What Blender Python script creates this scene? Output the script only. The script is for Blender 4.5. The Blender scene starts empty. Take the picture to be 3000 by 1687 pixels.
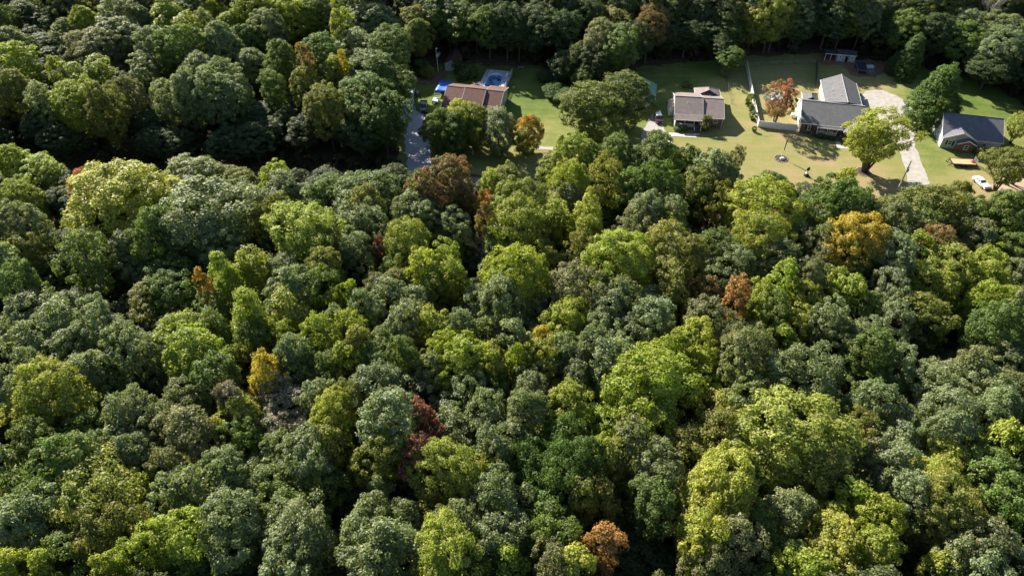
import bpy, math, random
import numpy as np
from mathutils import Vector
random.seed(7)
R = math.radians
scn = bpy.context.scene
COL = scn.collection

# ------------------------------------------------------------------ camera
F_PX, PITCH, ALT = 2080.0, R(44), 100.0          # photo is 3000 px wide
cd = bpy.data.cameras.new('camera'); cam = bpy.data.objects.new('camera', cd); COL.objects.link(cam)
cam.location = (0, 0, ALT); cam.rotation_euler = (R(90) - PITCH, 0, 0)
cd.sensor_width = 36.0; cd.lens = 36.0 * F_PX / 3000.0; cd.clip_start = 1; cd.clip_end = 6000
scn.camera = cam
# ------------------------------------------------------------------ light
SUN_EL, SUN_AZ = R(32), R(127)                    # direction towards the sun: up, behind and to the left
world = bpy.data.worlds.new('World'); scn.world = world; world.use_nodes = True
nt = world.node_tree; bg = nt.nodes['Background']
sky = nt.nodes.new('ShaderNodeTexSky'); sky.sky_type = 'NISHITA'; sky.sun_disc = False
sky.sun_elevation = SUN_EL; sky.sun_rotation = R(90) - SUN_AZ
sky.air_density = 1.0; sky.dust_density = 0.6; sky.ozone_density = 1.0
nt.links.new(sky.outputs[0], bg.inputs[0]); bg.inputs[1].default_value = 0.062
ld = bpy.data.lights.new('sun', 'SUN'); ld.energy = 5.0; ld.angle = R(0.5); ld.color = (1.0, 0.92, 0.80)
sun = bpy.data.objects.new('sun', ld); COL.objects.link(sun)
sd = Vector((math.cos(SUN_EL) * math.cos(SUN_AZ), math.cos(SUN_EL) * math.sin(SUN_AZ), math.sin(SUN_EL)))
sun.rotation_euler = sd.to_track_quat('Z', 'Y').to_euler(); sun.location = (0, 200, 150)
scn.view_settings.view_transform = 'Standard'; scn.view_settings.look = 'None'
scn.view_settings.gamma = 1; scn.view_settings.use_curve_mapping = False
scn.view_settings.exposure = 1.38
scn.cycles.max_bounces = 6; scn.cycles.diffuse_bounces = 3; scn.cycles.transmission_bounces = 4

# ------------------------------------------------------------------ measuring: where a sight line meets height z
def at(x, y, z=0.0):
    dx = (x - 1500) / F_PX; dy = -(y - 843.5) / F_PX
    d = (dx, math.cos(PITCH) + dy * math.sin(PITCH), -math.sin(PITCH) + dy * math.cos(PITCH))
    t = (z - ALT) / d[2]
    return d[0] * t, d[1] * t
def px_of(X, Y, Z=0.0):
    Z -= ALT; dep = Y * math.cos(PITCH) - Z * math.sin(PITCH); up = Y * math.sin(PITCH) + Z * math.cos(PITCH)
    return 1500 + F_PX * X / dep, 843.5 - F_PX * up / dep, dep
SURVEY = {'A': (0, 0, 2.576), 'B': (1000, 0, 2.576), 'C': (2000, 0, 2.576), 'D': (0, 500, 2.576), 'E': (1000, 500, 2.576),
          'F': (2000, 500, 2.576), 'G': (0, 1000, 2.109), 'H': (1000, 1000, 2.109), 'I': (2000, 1000, 2.109),
          '1': (1170, 120, 3.622), '2': (1850, 160, 3.622), '3': (2150, 120, 3.622), '4': (2500, 130, 3.082)}
def W(t, x, y, z=0.0):
    o = SURVEY[t]; return at(o[0] + x / o[2], o[1] + y / o[2], z)

# ------------------------------------------------------------------ materials
MATS = {}
def new_mat(name):
    m = bpy.data.materials.new(name); m.use_nodes = True
    return m, m.node_tree.nodes, m.node_tree.links, m.node_tree.nodes['Principled BSDF']
def mat(name, col, rough=0.7, var=0.12, scale=3.0, metal=0.0, spec=0.3, bump=0.0, col2=None, stretch=(1, 1, 1), detail=4):
    if name in MATS: return MATS[name]
    m, N, L, b = new_mat(name)
    b.inputs['Roughness'].default_value = rough; b.inputs['Metallic'].default_value = metal
    b.inputs['Specular IOR Level'].default_value = spec
    tc = N.new('ShaderNodeTexCoord'); mp = N.new('ShaderNodeMapping'); mp.inputs['Scale'].default_value = stretch
    nz = N.new('ShaderNodeTexNoise'); nz.inputs['Scale'].default_value = scale; nz.inputs['Detail'].default_value = detail
    L.new(tc.outputs['Object'], mp.inputs[0]); L.new(mp.outputs[0], nz.inputs['Vector'])
    mr = N.new('ShaderNodeMapRange'); mr.inputs[1].default_value = 0.32; mr.inputs[2].default_value = 0.68
    L.new(nz.outputs[0], mr.inputs[0])
    mx = N.new('ShaderNodeMix'); mx.data_type = 'RGBA'
    a = [max(0, c * (1 - var)) for c in col]; c2 = col2 or [min(1, c * (1 + var)) for c in col]
    mx.inputs[6].default_value = (*a, 1); mx.inputs[7].default_value = (*c2, 1)
    L.new(mr.outputs[0], mx.inputs[0]); L.new(mx.outputs[2], b.inputs['Base Color'])
    if bump:
        bp = N.new('ShaderNodeBump'); bp.inputs['Strength'].default_value = bump; bp.inputs['Distance'].default_value = 0.05
        L.new(nz.outputs[0], bp.inputs['Height']); L.new(bp.outputs[0], b.inputs['Normal'])
    MATS[name] = m
    return m
def shingle(name, col):
    if name in MATS: return MATS[name]
    m, N, L, b = new_mat(name)
    b.inputs['Roughness'].default_value = 0.9; b.inputs['Specular IOR Level'].default_value = 0.25
    tc = N.new('ShaderNodeTexCoord')
    br = N.new('ShaderNodeTexBrick'); br.inputs['Scale'].default_value = 3.2; br.inputs['Mortar Size'].default_value = 0.012
    br.inputs['Color1'].default_value = (*[c * 1.12 for c in col], 1); br.inputs['Color2'].default_value = (*[c * 0.86 for c in col], 1)
    br.inputs['Mortar'].default_value = (*[c * 0.6 for c in col], 1); br.inputs['Brick Width'].default_value = 0.55; br.inputs['Row Height'].default_value = 0.42
    nz = N.new('ShaderNodeTexNoise'); nz.inputs['Scale'].default_value = 0.9; nz.inputs['Detail'].default_value = 8; nz.inputs['Roughness'].default_value = 0.7
    mr = N.new('ShaderNodeMapRange'); mr.inputs[1].default_value = 0.3; mr.inputs[2].default_value = 0.7; mr.inputs[3].default_value = 0.8; mr.inputs[4].default_value = 1.2
    mx = N.new('ShaderNodeMix'); mx.data_type = 'RGBA'; mx.blend_type = 'MULTIPLY'; mx.inputs[0].default_value = 1
    L.new(tc.outputs['Object'], br.inputs[0]); L.new(tc.outputs['Object'], nz.inputs['Vector']); L.new(nz.outputs[0], mr.inputs[0])
    L.new(br.outputs[0], mx.inputs[6]); L.new(mr.outputs[0], mx.inputs[7]); L.new(mx.outputs[2], b.inputs['Base Color'])
    bp = N.new('ShaderNodeBump'); bp.inputs['Strength'].default_value = 0.3; bp.inputs['Distance'].default_value = 0.02
    L.new(br.outputs[1], bp.inputs['Height']); bp.invert = True; L.new(bp.outputs[0], b.inputs['Normal'])
    MATS[name] = m; return m
def lines_mat(name, col, period, depth=0.02, axis='Z', rough=0.6, metal=0, dark=0.75):
    """boards or ribs laid at one pitch: slim recessed joints"""
    if name in MATS: return MATS[name]
    m, N, L, b = new_mat(name); b.inputs['Roughness'].default_value = rough; b.inputs['Metallic'].default_value = metal
    tc = N.new('ShaderNodeTexCoord'); sp = N.new('ShaderNodeSeparateXYZ'); L.new(tc.outputs['Object'], sp.inputs[0])
    dv = N.new('ShaderNodeMath'); dv.operation = 'DIVIDE'; dv.inputs[1].default_value = period; L.new(sp.outputs[axis], dv.inputs[0])
    fr = N.new('ShaderNodeMath'); fr.operation = 'FRACT'; L.new(dv.outputs[0], fr.inputs[0])
    gt = N.new('ShaderNodeMath'); gt.operation = 'GREATER_THAN'; gt.inputs[1].default_value = 0.12; L.new(fr.outputs[0], gt.inputs[0])
    nz = N.new('ShaderNodeTexNoise'); nz.inputs['Scale'].default_value = 2.5; nz.inputs['Detail'].default_value = 6; L.new(tc.outputs['Object'], nz.inputs['Vector'])
    rg = N.new('ShaderNodeMapRange'); rg.inputs[1].default_value = .3; rg.inputs[2].default_value = .7; rg.inputs[3].default_value = .82; rg.inputs[4].default_value = 1.1; L.new(nz.outputs[0], rg.inputs[0])
    mx = N.new('ShaderNodeMix'); mx.data_type = 'RGBA'; mx.inputs[6].default_value = (*[c * dark for c in col], 1); mx.inputs[7].default_value = (*col, 1)
    m2 = N.new('ShaderNodeMix'); m2.data_type = 'RGBA'; m2.blend_type = 'MULTIPLY'; m2.inputs[0].default_value = 1
    L.new(gt.outputs[0], mx.inputs[0]); L.new(mx.outputs[2], m2.inputs[6]); L.new(rg.outputs[0], m2.inputs[7]); L.new(m2.outputs[2], b.inputs['Base Color'])
    bp = N.new('ShaderNodeBump'); bp.inputs['Distance'].default_value = depth; bp.inputs['Strength'].default_value = 0.6
    L.new(gt.outputs[0], bp.inputs['Height']); L.new(bp.outputs[0], b.inputs['Normal'])
    MATS[name] = m; return m
def brick_mat(name, col):
    if name in MATS: return MATS[name]
    m, N, L, b = new_mat(name); b.inputs['Roughness'].default_value = 0.85
    tc = N.new('ShaderNodeTexCoord'); cb = N.new('ShaderNodeSeparateXYZ'); ad = N.new('ShaderNodeMath'); cm = N.new('ShaderNodeCombineXYZ')
    L.new(tc.outputs['Object'], cb.inputs[0]); L.new(cb.outputs[0], ad.inputs[0]); L.new(cb.outputs[1], ad.inputs[1])
    L.new(ad.outputs[0], cm.inputs[0]); L.new(cb.outputs[2], cm.inputs[1])
    br = N.new('ShaderNodeTexBrick'); br.inputs['Scale'].default_value = 1; br.inputs['Brick Width'].default_value = 0.22; br.inputs['Row Height'].default_value = 0.075; br.inputs['Mortar Size'].default_value = 0.008
    br.inputs['Color1'].default_value = (*[c * 1.25 for c in col], 1); br.inputs['Color2'].default_value = (*[c * 0.75 for c in col], 1); br.inputs['Mortar'].default_value = (.28, .25, .22, 1)
    L.new(cm.outputs[0], br.inputs[0]); L.new(br.outputs[0], b.inputs['Base Color'])
    MATS[name] = m; return m
def glass_mat():
    if 'glass' in MATS: return MATS['glass']
    m, N, L, b = new_mat('glass'); b.inputs['Base Color'].default_value = (.05, .065, .08, 1); b.inputs['Roughness'].default_value = .08
    b.inputs['Specular IOR Level'].default_value = .7; MATS['glass'] = m; return m

def foliage_mat():
    m, N, L, b = new_mat('foliage')
    oi = N.new('ShaderNodeObjectInfo')
    def attr(n, t='GEOMETRY'):
        a = N.new('ShaderNodeAttribute'); a.attribute_name = n; a.attribute_type = t; return a
    acc = attr('accent', 'OBJECT'); tint = attr('tint'); lobe = attr('lobe'); hg = attr('hgt'); amt = attr('turn', 'OBJECT')
    # how far a leaf has turned: lobe by lobe, more towards the outer top of the crown
    ad = N.new('ShaderNodeMath'); ad.operation = 'MULTIPLY_ADD'; L.new(lobe.outputs['Fac'], ad.inputs[0]); ad.inputs[1].default_value = 1.1
    L.new(hg.outputs['Fac'], ad.inputs[2])
    s1 = N.new('ShaderNodeMath'); s1.operation = 'ADD'; L.new(ad.outputs[0], s1.inputs[0]); L.new(amt.outputs['Fac'], s1.inputs[1])
    mr = N.new('ShaderNodeMapRange'); mr.inputs[1].default_value = 1.2; mr.inputs[2].default_value = 2.1; L.new(s1.outputs[0], mr.inputs[0])
    mx = N.new('ShaderNodeMix'); mx.data_type = 'RGBA'; L.new(mr.outputs[0], mx.inputs[0]); L.new(oi.outputs['Color'], mx.inputs[6]); L.new(acc.outputs['Color'], mx.inputs[7])
    hs = N.new('ShaderNodeHueSaturation'); L.new(mx.outputs[2], hs.inputs['Color'])
    v = N.new('ShaderNodeMapRange'); v.inputs[3].default_value = 0.62; v.inputs[4].default_value = 1.38; L.new(tint.outputs['Fac'], v.inputs[0]); L.new(v.outputs[0], hs.inputs['Value'])
    h = N.new('ShaderNodeMapRange'); h.inputs[3].default_value = 0.485; h.inputs[4].default_value = 0.512; L.new(lobe.outputs['Fac'], h.inputs[0]); L.new(h.outputs[0], hs.inputs['Hue'])
    L.new(hs.outputs[0], b.inputs['Base Color']); b.inputs['Roughness'].default_value = 0.56; b.inputs['Specular IOR Level'].default_value = 0.5
    sh = attr('sheen', 'OBJECT'); L.new(sh.outputs['Fac'], b.inputs['Specular IOR Level'])
    tr = N.new('ShaderNodeBsdfTranslucent')
    tm = N.new('ShaderNodeMix'); tm.data_type = 'RGBA'; tm.blend_type = 'MULTIPLY'; tm.inputs[0].default_value = 1
    L.new(hs.outputs[0], tm.inputs[6]); tm.inputs[7].default_value = (1.5, 1.6, 0.6, 1); L.new(tm.outputs[2], tr.inputs[0])
    ms = N.new('ShaderNodeMixShader'); ms.inputs[0].default_value = 0.38
    L.new(b.outputs[0], ms.inputs[1]); L.new(tr.outputs[0], ms.inputs[2]); L.new(ms.outputs[0], N['Material Output'].inputs[0])
    return m
M_LEAF = foliage_mat()
M_BARK = mat('bark', (.085, .07, .055), .9, .3, 6, bump=.4)
M_BARKPALE = mat('pale_bark', (.30, .27, .23), .9, .25, 6, bump=.3)

# ------------------------------------------------------------------ mesh building
class MB:
    def __init__(s): s.v = []; s.f = []
    def add(s, vs, fs):
        o = len(s.v); s.v += [tuple(p) for p in vs]; s.f += [tuple(i + o for i in f) for f in fs]; return s
    def box(s, x0, x1, y0, y1, z0, z1, bev=0.0):
        if bev:
            b = min(bev, (x1 - x0) / 2.2, (y1 - y0) / 2.2, (z1 - z0) / 2.2); vs = []
            ring = lambda z, i: [(x0 + i, y0 + b, z), (x0 + b, y0 + i, z), (x1 - b, y0 + i, z), (x1 - i, y0 + b, z), (x1 - i, y1 - b, z), (x1 - b, y1 - i, z), (x0 + b, y1 - i, z), (x0 + i, y1 - b, z)]
            return s.loft([ring(z0, b * .6), ring(z0 + b, 0), ring(z1 - b, 0), ring(z1, b * .6)], True, True)
        vs = [(x0, y0, z0), (x1, y0, z0), (x1, y1, z0), (x0, y1, z0), (x0, y0, z1), (x1, y0, z1), (x1, y1, z1), (x0, y1, z1)]
        return s.add(vs, [(3, 2, 1, 0), (4, 5, 6, 7), (0, 1, 5, 4), (1, 2, 6, 5), (2, 3, 7, 6), (3, 0, 4, 7)])
    def loft(s, rings, cap0=True, cap1=True):
        n = len(rings[0]); vs = [p for r in rings for p in r]; fs = []
        for i in range(len(rings) - 1):
            for j in range(n): fs.append((i * n + j, i * n + (j + 1) % n, (i + 1) * n + (j + 1) % n, (i + 1) * n + j))
        if cap0: fs.append(tuple(range(n))[::-1])
        if cap1: fs.append(tuple((len(rings) - 1) * n + j for j in range(n)))
        return s.add(vs, fs)
    def prism(s, pts, z0, z1):
        return s.loft([[(x, y, z0) for x, y in pts], [(x, y, z1) for x, y in pts]])
    def tube(s, pts, rads, n=7):
        pts = [Vector(p) for p in pts]; rings = []
        if not hasattr(rads, '__len__'): rads = [rads] * len(pts)
        for i, p in enumerate(pts):
            d = (pts[min(i + 1, len(pts) - 1)] - pts[max(i - 1, 0)]).normalized()
            a = d.cross(Vector((0, 0, 1)) if abs(d.z) < .9 else Vector((1, 0, 0))).normalized(); b = d.cross(a)
            rings.append([p + (a * math.cos(t) + b * math.sin(t)) * rads[i] for t in [2 * math.pi * k / n for k in range(n)]])
        return s.loft(rings)
    def slab(s, quad, th):
        """a plate: quad is its top face, th its thickness straight down"""
        n = len(quad); lo = [(x, y, z - th) for x, y, z in quad]
        fs = [tuple(range(n)), tuple(range(2 * n - 1, n - 1, -1))] + [(i, n + i, n + (i + 1) % n, (i + 1) % n) for i in range(n)]
        return s.add(list(quad) + lo, fs)
    def build(s, name, m, parent=None, smooth=False, kind=None, recalc=True):
        me = bpy.data.meshes.new(name); me.from_pydata(s.v, [], s.f)
        if recalc:
            import bmesh
            bm = bmesh.new(); bm.from_mesh(me); bmesh.ops.recalc_face_normals(bm, faces=bm.faces); bm.to_mesh(me); bm.free()
        me.materials.append(m)
        if smooth: me.polygons.foreach_set('use_smooth', [True] * len(me.polygons))
        o = bpy.data.objects.new(name, me); COL.objects.link(o)
        if parent is not None: o.parent = parent
        if kind: o['kind'] = kind
        return o
def tag(o, label, cat, group=None):
    o['label'] = label; o['category'] = cat
    if group: o['group'] = group
    return o
def thing(name, label, cat, loc=(0, 0, 0), rz=0.0, group=None):
    o = bpy.data.objects.new(name, None); COL.objects.link(o); o.location = loc; o.rotation_euler = (0, 0, rz)
    o.empty_display_size = .3
    return tag(o, label, cat, group)
def share(name, src, parent, loc=(0, 0, 0), rz=0):
    o = bpy.data.objects.new(name, src.data); COL.objects.link(o); o.parent = parent; o.location = loc; o.rotation_euler = (0, 0, rz); return o

# ================================================================== THE GROUND
def ground_mat():
    m, N, L, b = new_mat('leaf_litter'); b.inputs['Roughness'].default_value = .95
    tc = N.new('ShaderNodeTexCoord')
    def nz(s, d=5):
        n = N.new('ShaderNodeTexNoise'); n.inputs['Scale'].default_value = s; n.inputs['Detail'].default_value = d; L.new(tc.outputs['Object'], n.inputs['Vector']); return n
    cr = N.new('ShaderNodeValToRGB'); cr.color_ramp.elements[0].position = .3; cr.color_ramp.elements[0].color = (.05, .035, .02, 1)
    cr.color_ramp.elements[1].position = .7; cr.color_ramp.elements[1].color = (.17, .095, .055, 1)
    e = cr.color_ramp.elements.new(.5); e.color = (.085, .06, .03, 1)
    L.new(nz(.8, 9).outputs[0], cr.inputs[0]); L.new(cr.outputs[0], b.inputs['Base Color'])
    bp = N.new('ShaderNodeBump'); bp.inputs['Distance'].default_value = .15; L.new(nz(3).outputs[0], bp.inputs['Height']); L.new(bp.outputs[0], b.inputs['Normal'])
    return m
def lawn_mat():
    m, N, L, b = new_mat('mown_grass'); b.inputs['Roughness'].default_value = .9; b.inputs['Specular IOR Level'].default_value = .15
    tc = N.new('ShaderNodeTexCoord')
    def nz(s, d=5, st=None, ro=.55):
        n = N.new('ShaderNodeTexNoise'); n.inputs['Scale'].default_value = s; n.inputs['Detail'].default_value = d; n.inputs['Roughness'].default_value = ro
        if st:
            mp = N.new('ShaderNodeMapping'); mp.inputs['Scale'].default_value = st; mp.inputs['Rotation'].default_value = (0, 0, R(-9)); L.new(tc.outputs['Object'], mp.inputs[0]); L.new(mp.outputs[0], n.inputs['Vector'])
        else: L.new(tc.outputs['Object'], n.inputs['Vector'])
        return n
    at_ = N.new('ShaderNodeAttribute'); at_.attribute_name = 'dry'
    # dry = 0 lush green .. 1 parched straw, plus patches, mower swathes and fine grain
    a = N.new('ShaderNodeMath'); a.operation = 'MULTIPLY_ADD'; a.inputs[1].default_value = 1.7; L.new(nz(.13, 8, None, .7).outputs[0], a.inputs[0]); L.new(at_.outputs['Fac'], a.inputs[2])
    a2 = N.new('ShaderNodeMath'); a2.operation = 'MULTIPLY_ADD'; a2.inputs[1].default_value = .8; L.new(nz(.5, 4, (.12, 1.3, 1)).outputs[0], a2.inputs[0]); L.new(a.outputs[0], a2.inputs[2])
    a3 = N.new('ShaderNodeMath'); a3.operation = 'MULTIPLY_ADD'; a3.inputs[1].default_value = .9; L.new(nz(2.2, 6, None, .7).outputs[0], a3.inputs[0]); L.new(a2.outputs[0], a3.inputs[2])
    mr = N.new('ShaderNodeMapRange'); mr.inputs[1].default_value = 1.2; mr.inputs[2].default_value = 2.95; L.new(a3.outputs[0], mr.inputs[0])
    cr = N.new('ShaderNodeValToRGB'); E = cr.color_ramp.elements
    E[0].position = 0; E[0].color = (.075, .13, .022, 1); E[1].position = 1; E[1].color = (.36, .245, .15, 1)
    for p, c in ((.28, (.130, .170, .038)), (.52, (.215, .222, .070)), (.76, (.285, .245, .105))): e = E.new(p); e.color = (*c, 1)
    L.new(mr.outputs[0], cr.inputs[0])
    g = nz(9, 3, None, .8); gr = N.new('ShaderNodeMapRange'); gr.inputs[1].default_value = .3; gr.inputs[2].default_value = .7; gr.inputs[3].default_value = .68; gr.inputs[4].default_value = 1.25; L.new(g.outputs[0], gr.inputs[0])
    mx = N.new('ShaderNodeMix'); mx.data_type = 'RGBA'; mx.blend_type = 'MULTIPLY'; mx.inputs[0].default_value = 1; L.new(cr.outputs[0], mx.inputs[6]); L.new(gr.outputs[0], mx.inputs[7]); L.new(mx.outputs[2], b.inputs['Base Color'])
    bp = N.new('ShaderNodeBump'); bp.inputs['Distance'].default_value = .12; bp.inputs['Strength'].default_value = .7; L.new(nz(5, 6, None, .75).outputs[0], bp.inputs['Height']); L.new(bp.outputs[0], b.inputs['Normal'])
    return m
M_GROUND = ground_mat(); M_LAWN = lawn_mat()
g = MB(); g.add([(-3000, -1500, 0), (3000, -1500, 0), (3000, 4500, 0), (-3000, 4500, 0)], [(0, 1, 2, 3)])
g.build('forest_floor', M_GROUND, kind='structure')

def inside(p, poly):
    x, y = p; c = False; j = len(poly) - 1
    for i in range(len(poly)):
        xi, yi = poly[i]; xj, yj = poly[j]
        if (yi > y) != (yj > y) and x < (xj - xi) * (y - yi) / (yj - yi) + xi: c = not c
        j = i
    return c
LAWN_PX = [(1165, 300), (1190, 225), (1250, 195), (1330, 185), (1400, 190), (1560, 196), (1650, 200), (1700, 260), (1760, 290), (1835, 225), (1870, 200), (1960, 186), (2100, 178),
           (2190, 168), (2330, 160), (2440, 158), (2590, 180), (2720, 205), (2850, 232), (2930, 262), (3010, 320), (3160, 400), (3160, 610), (2900, 610), (2600, 600), (2300, 600), (2000, 568), (1600, 520), (1380, 512), (1160, 500)]
LAWN = [at(x, y) for x, y in LAWN_PX]
DRY = [(1230, 280, -.1), (1420, 330, -.15), (1560, 300, -.2), (1620, 390, .35), (1560, 480, .5), (1990, 240, .1), (2060, 200, -.1), (1955, 330, .05), (2120, 260, .55), (2160, 330, .6), (2080, 440, .5), (2250, 430, .55), (2200, 520, .8),
       (2260, 250, .75), (2380, 200, .5), (2350, 530, .85), (2470, 480, .75), (2560, 540, 1.0), (2420, 400, .45), (2540, 250, .75), (2720, 480, .2), (2760, 430, .05), (2780, 530, .55), (2860, 560, .9), (2950, 520, 1.0), (2800, 260, -.25), (2900, 300, -.15), (2820, 320, -.2), (2940, 420, .4), (2300, 370, .9), (2240, 300, .8)]
DRYW = [(*at(x, y), d) for x, y, d in DRY]
def lawn_sheet():
    xs = np.arange(-35, 190, 1.6); ys = np.arange(124, 212, 1.6); idx = {}; vs = []; dr = []; fs = []
    def vid(i, j):
        if (i, j) not in idx:
            x, y = xs[i], ys[j]; x += .5 * math.sin(i * 12.7 + j * 3.1); y += .5 * math.sin(i * 5.1 + j * 7.9)
            w = [(d, 1 / ((x - a) ** 2 + (y - b) ** 2 + 9) ** 1.5) for a, b, d in DRYW]
            idx[(i, j)] = len(vs); vs.append((x, y, .004)); dr.append(sum(d * k for d, k in w) / sum(k for d, k in w))
        return idx[(i, j)]
    for i in range(len(xs) - 1):
        for j in range(len(ys) - 1):
            if inside((xs[i] + .8, ys[j] + .8), LAWN): fs.append((vid(i, j), vid(i + 1, j), vid(i + 1, j + 1), vid(i, j + 1)))
    me = bpy.data.meshes.new('lawn'); me.from_pydata(vs, [], fs); me.materials.append(M_LAWN)
    a = me.attributes.new('dry', 'FLOAT', 'POINT'); a.data.foreach_set('value', dr)
    o = bpy.data.objects.new('lawn', me); COL.objects.link(o); o['kind'] = 'structure'
lawn_sheet()

# road
RC = [(-260, 137), (-130, 138), (-90, 139.1), (-50, 140), (-25, 139), (0, 136.6), (20, 135.4), (38, 134.8), (70, 131.8), (100, 128), (140, 122), (230, 110)]
def along(pts, off0, off1, z, step=None, dash=None):
    P = [Vector((x, y)) for x, y in pts]; Q = []
    for i in range(len(P) - 1):
        n = 6
        for k in range(n):
            t = k / n; p0 = P[max(i - 1, 0)]; p1 = P[i]; p2 = P[i + 1]; p3 = P[min(i + 2, len(P) - 1)]
            Q.append(.5 * ((2 * p1) + (p2 - p0) * t + (2 * p0 - 5 * p1 + 4 * p2 - p3) * t * t + (3 * p1 - p0 - 3 * p2 + p3) * t ** 3))
    Q.append(P[-1]); vs = []; fs = []
    for i, q in enumerate(Q):
        d = (Q[min(i + 1, len(Q) - 1)] - Q[max(i - 1, 0)]).normalized(); n = Vector((-d.y, d.x))
        for o in (off0, off1): p = q + n * o; vs.append((p.x, p.y, z))
    for i in range(len(Q) - 1): fs.append((2 * i, 2 * i + 2, 2 * i + 3, 2 * i + 1))
    b = MB(); b.add(vs, fs); return b
M_ASPH = mat('asphalt', (.06, .06, .065), .9, .25, 1.5, bump=.2)
along(RC, -4.6, 4.6, .008).build('road_verge', mat('dry_verge', (.22, .17, .09), .95, .35, 1.2, bump=.3), kind='structure')
along(RC, -3.3, 3.3, .014).build('road', M_ASPH, kind='structure')
MW = mat('road_paint_white', (.75, .75, .73), .7, .1); MY = mat('road_paint_yellow', (.75, .42, .05), .7, .1)
for o in (-3.05, 2.93): along(RC, o, o + .12, .018).build('road_edge_line', MW, kind='structure')
for o in (-.2, .08): along(RC, o, o + .12, .018).build('road_centre_line', MY, kind='structure')

def patch(name, pts, m, z, wob=.35, kind='structure'):
    """a ground patch with a wandering edge"""
    P = []
    for i in range(len(pts)):
        a = Vector(pts[i]); b = Vector(pts[(i + 1) % len(pts)]); n = max(2, int((b - a).length / 1.2)); nn = Vector((-(b - a).y, (b - a).x)).normalized()
        for k in range(n): P.append(a.lerp(b, k / n) + nn * random.uniform(-wob, wob))
    b = MB(); b.add([(p.x, p.y, z) for p in P], [tuple(range(len(P)))])
    return b.build(name, m, kind=kind)
M_GRAVEL = mat('gravel', (.36, .34, .32), .95, .2, 2.0, bump=.12, detail=9)
M_GRAVEL1 = mat('grey_gravel', (.38, .39, .42), .95, .22, 2.0, bump=.12, detail=9)
M_CONC = mat('concrete', (.60, .56, .50), .85, .08, 1.5)
M_DIRT = mat('red_dirt', (.16, .085, .06), .95, .35, .8, bump=.4, detail=9)
M_DRIVE3 = mat('pale_gravel', (.37, .345, .31), .95, .16, .8, bump=.12, detail=9)
patch('driveway', [W('1', 60, 640), W('1', 160, 650), W('1', 175, 740), W('1', 262, 760), (-22.6, 166), (-21.6, 160.9), (-20.0, 150), (-19.2, 141), (-25.3, 141), (-26.2, 150), (-28, 160), (-30, 170)], M_GRAVEL1, .012)
patch('driveway', [W('2', 195, 640), W('2', 245, 640), W('2', 330, 765), W('2', 405, 860), W('2', 445, 930), (40.2, 150), (37.2, 139), (30.5, 139), (33, 150), W('2', 100, 900), W('2', 150, 760)], M_GRAVEL, .012)
patch('driveway', [W('3', 1335, 600), W('3', 1395, 532), W('3', 1480, 520), W('3', 1580, 522), W('3', 1720, 580), (110, 178), (109.6, 172), (107.0, 165), (104.8, 160.4), W('4', 560, 930), W('4', 705, 1285), (98.6, 131), (93.2, 131.5), W('4', 505, 1290), W('4', 455, 1080), W('4', 405, 905), (98, 163), (99, 170), (97.5, 175)], M_DRIVE3, .012, .2)
patch('dirt_yard', [W('1', 150, 430), W('1', 170, 360), W('1', 330, 330), W('1', 520, 330), W('1', 470, 400), W('1', 400, 470), W('1', 200, 470)], M_DIRT, .010, .8)
patch('dirt_yard', [W('3', 900, 190), W('3', 1000, 130), W('3', 1300, 120), W('3', 1600, 200), W('3', 1640, 330), W('3', 1500, 390), W('3', 1250, 370), W('3', 1150, 260), W('3', 940, 250)], mat('leafy_dirt', (.20, .11, .07), .95, .45, 1.2, bump=.4, detail=9), .010, .8)
patch('bare_soil', [W('4', 1400, 1100), W('4', 1560, 1060), W('4', 1560, 1350), W('4', 1300, 1330), W('4', 1240, 1290)], mat('pale_soil', (.40, .31, .22), .95, .25, 1.0, bump=.3), .010, .8)
patch('gravel_track', [W('1', 1440, 1110), W('1', 1720, 1130), W('1', 1720, 1160), W('1', 1430, 1150)], M_DRIVE3, .010, .3)
patch('gravel_track', [W('1', 1430, 1180), W('1', 1700, 1190), W('1', 1700, 1212), W('1', 1430, 1205)], M_DIRT, .011, .3)

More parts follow.
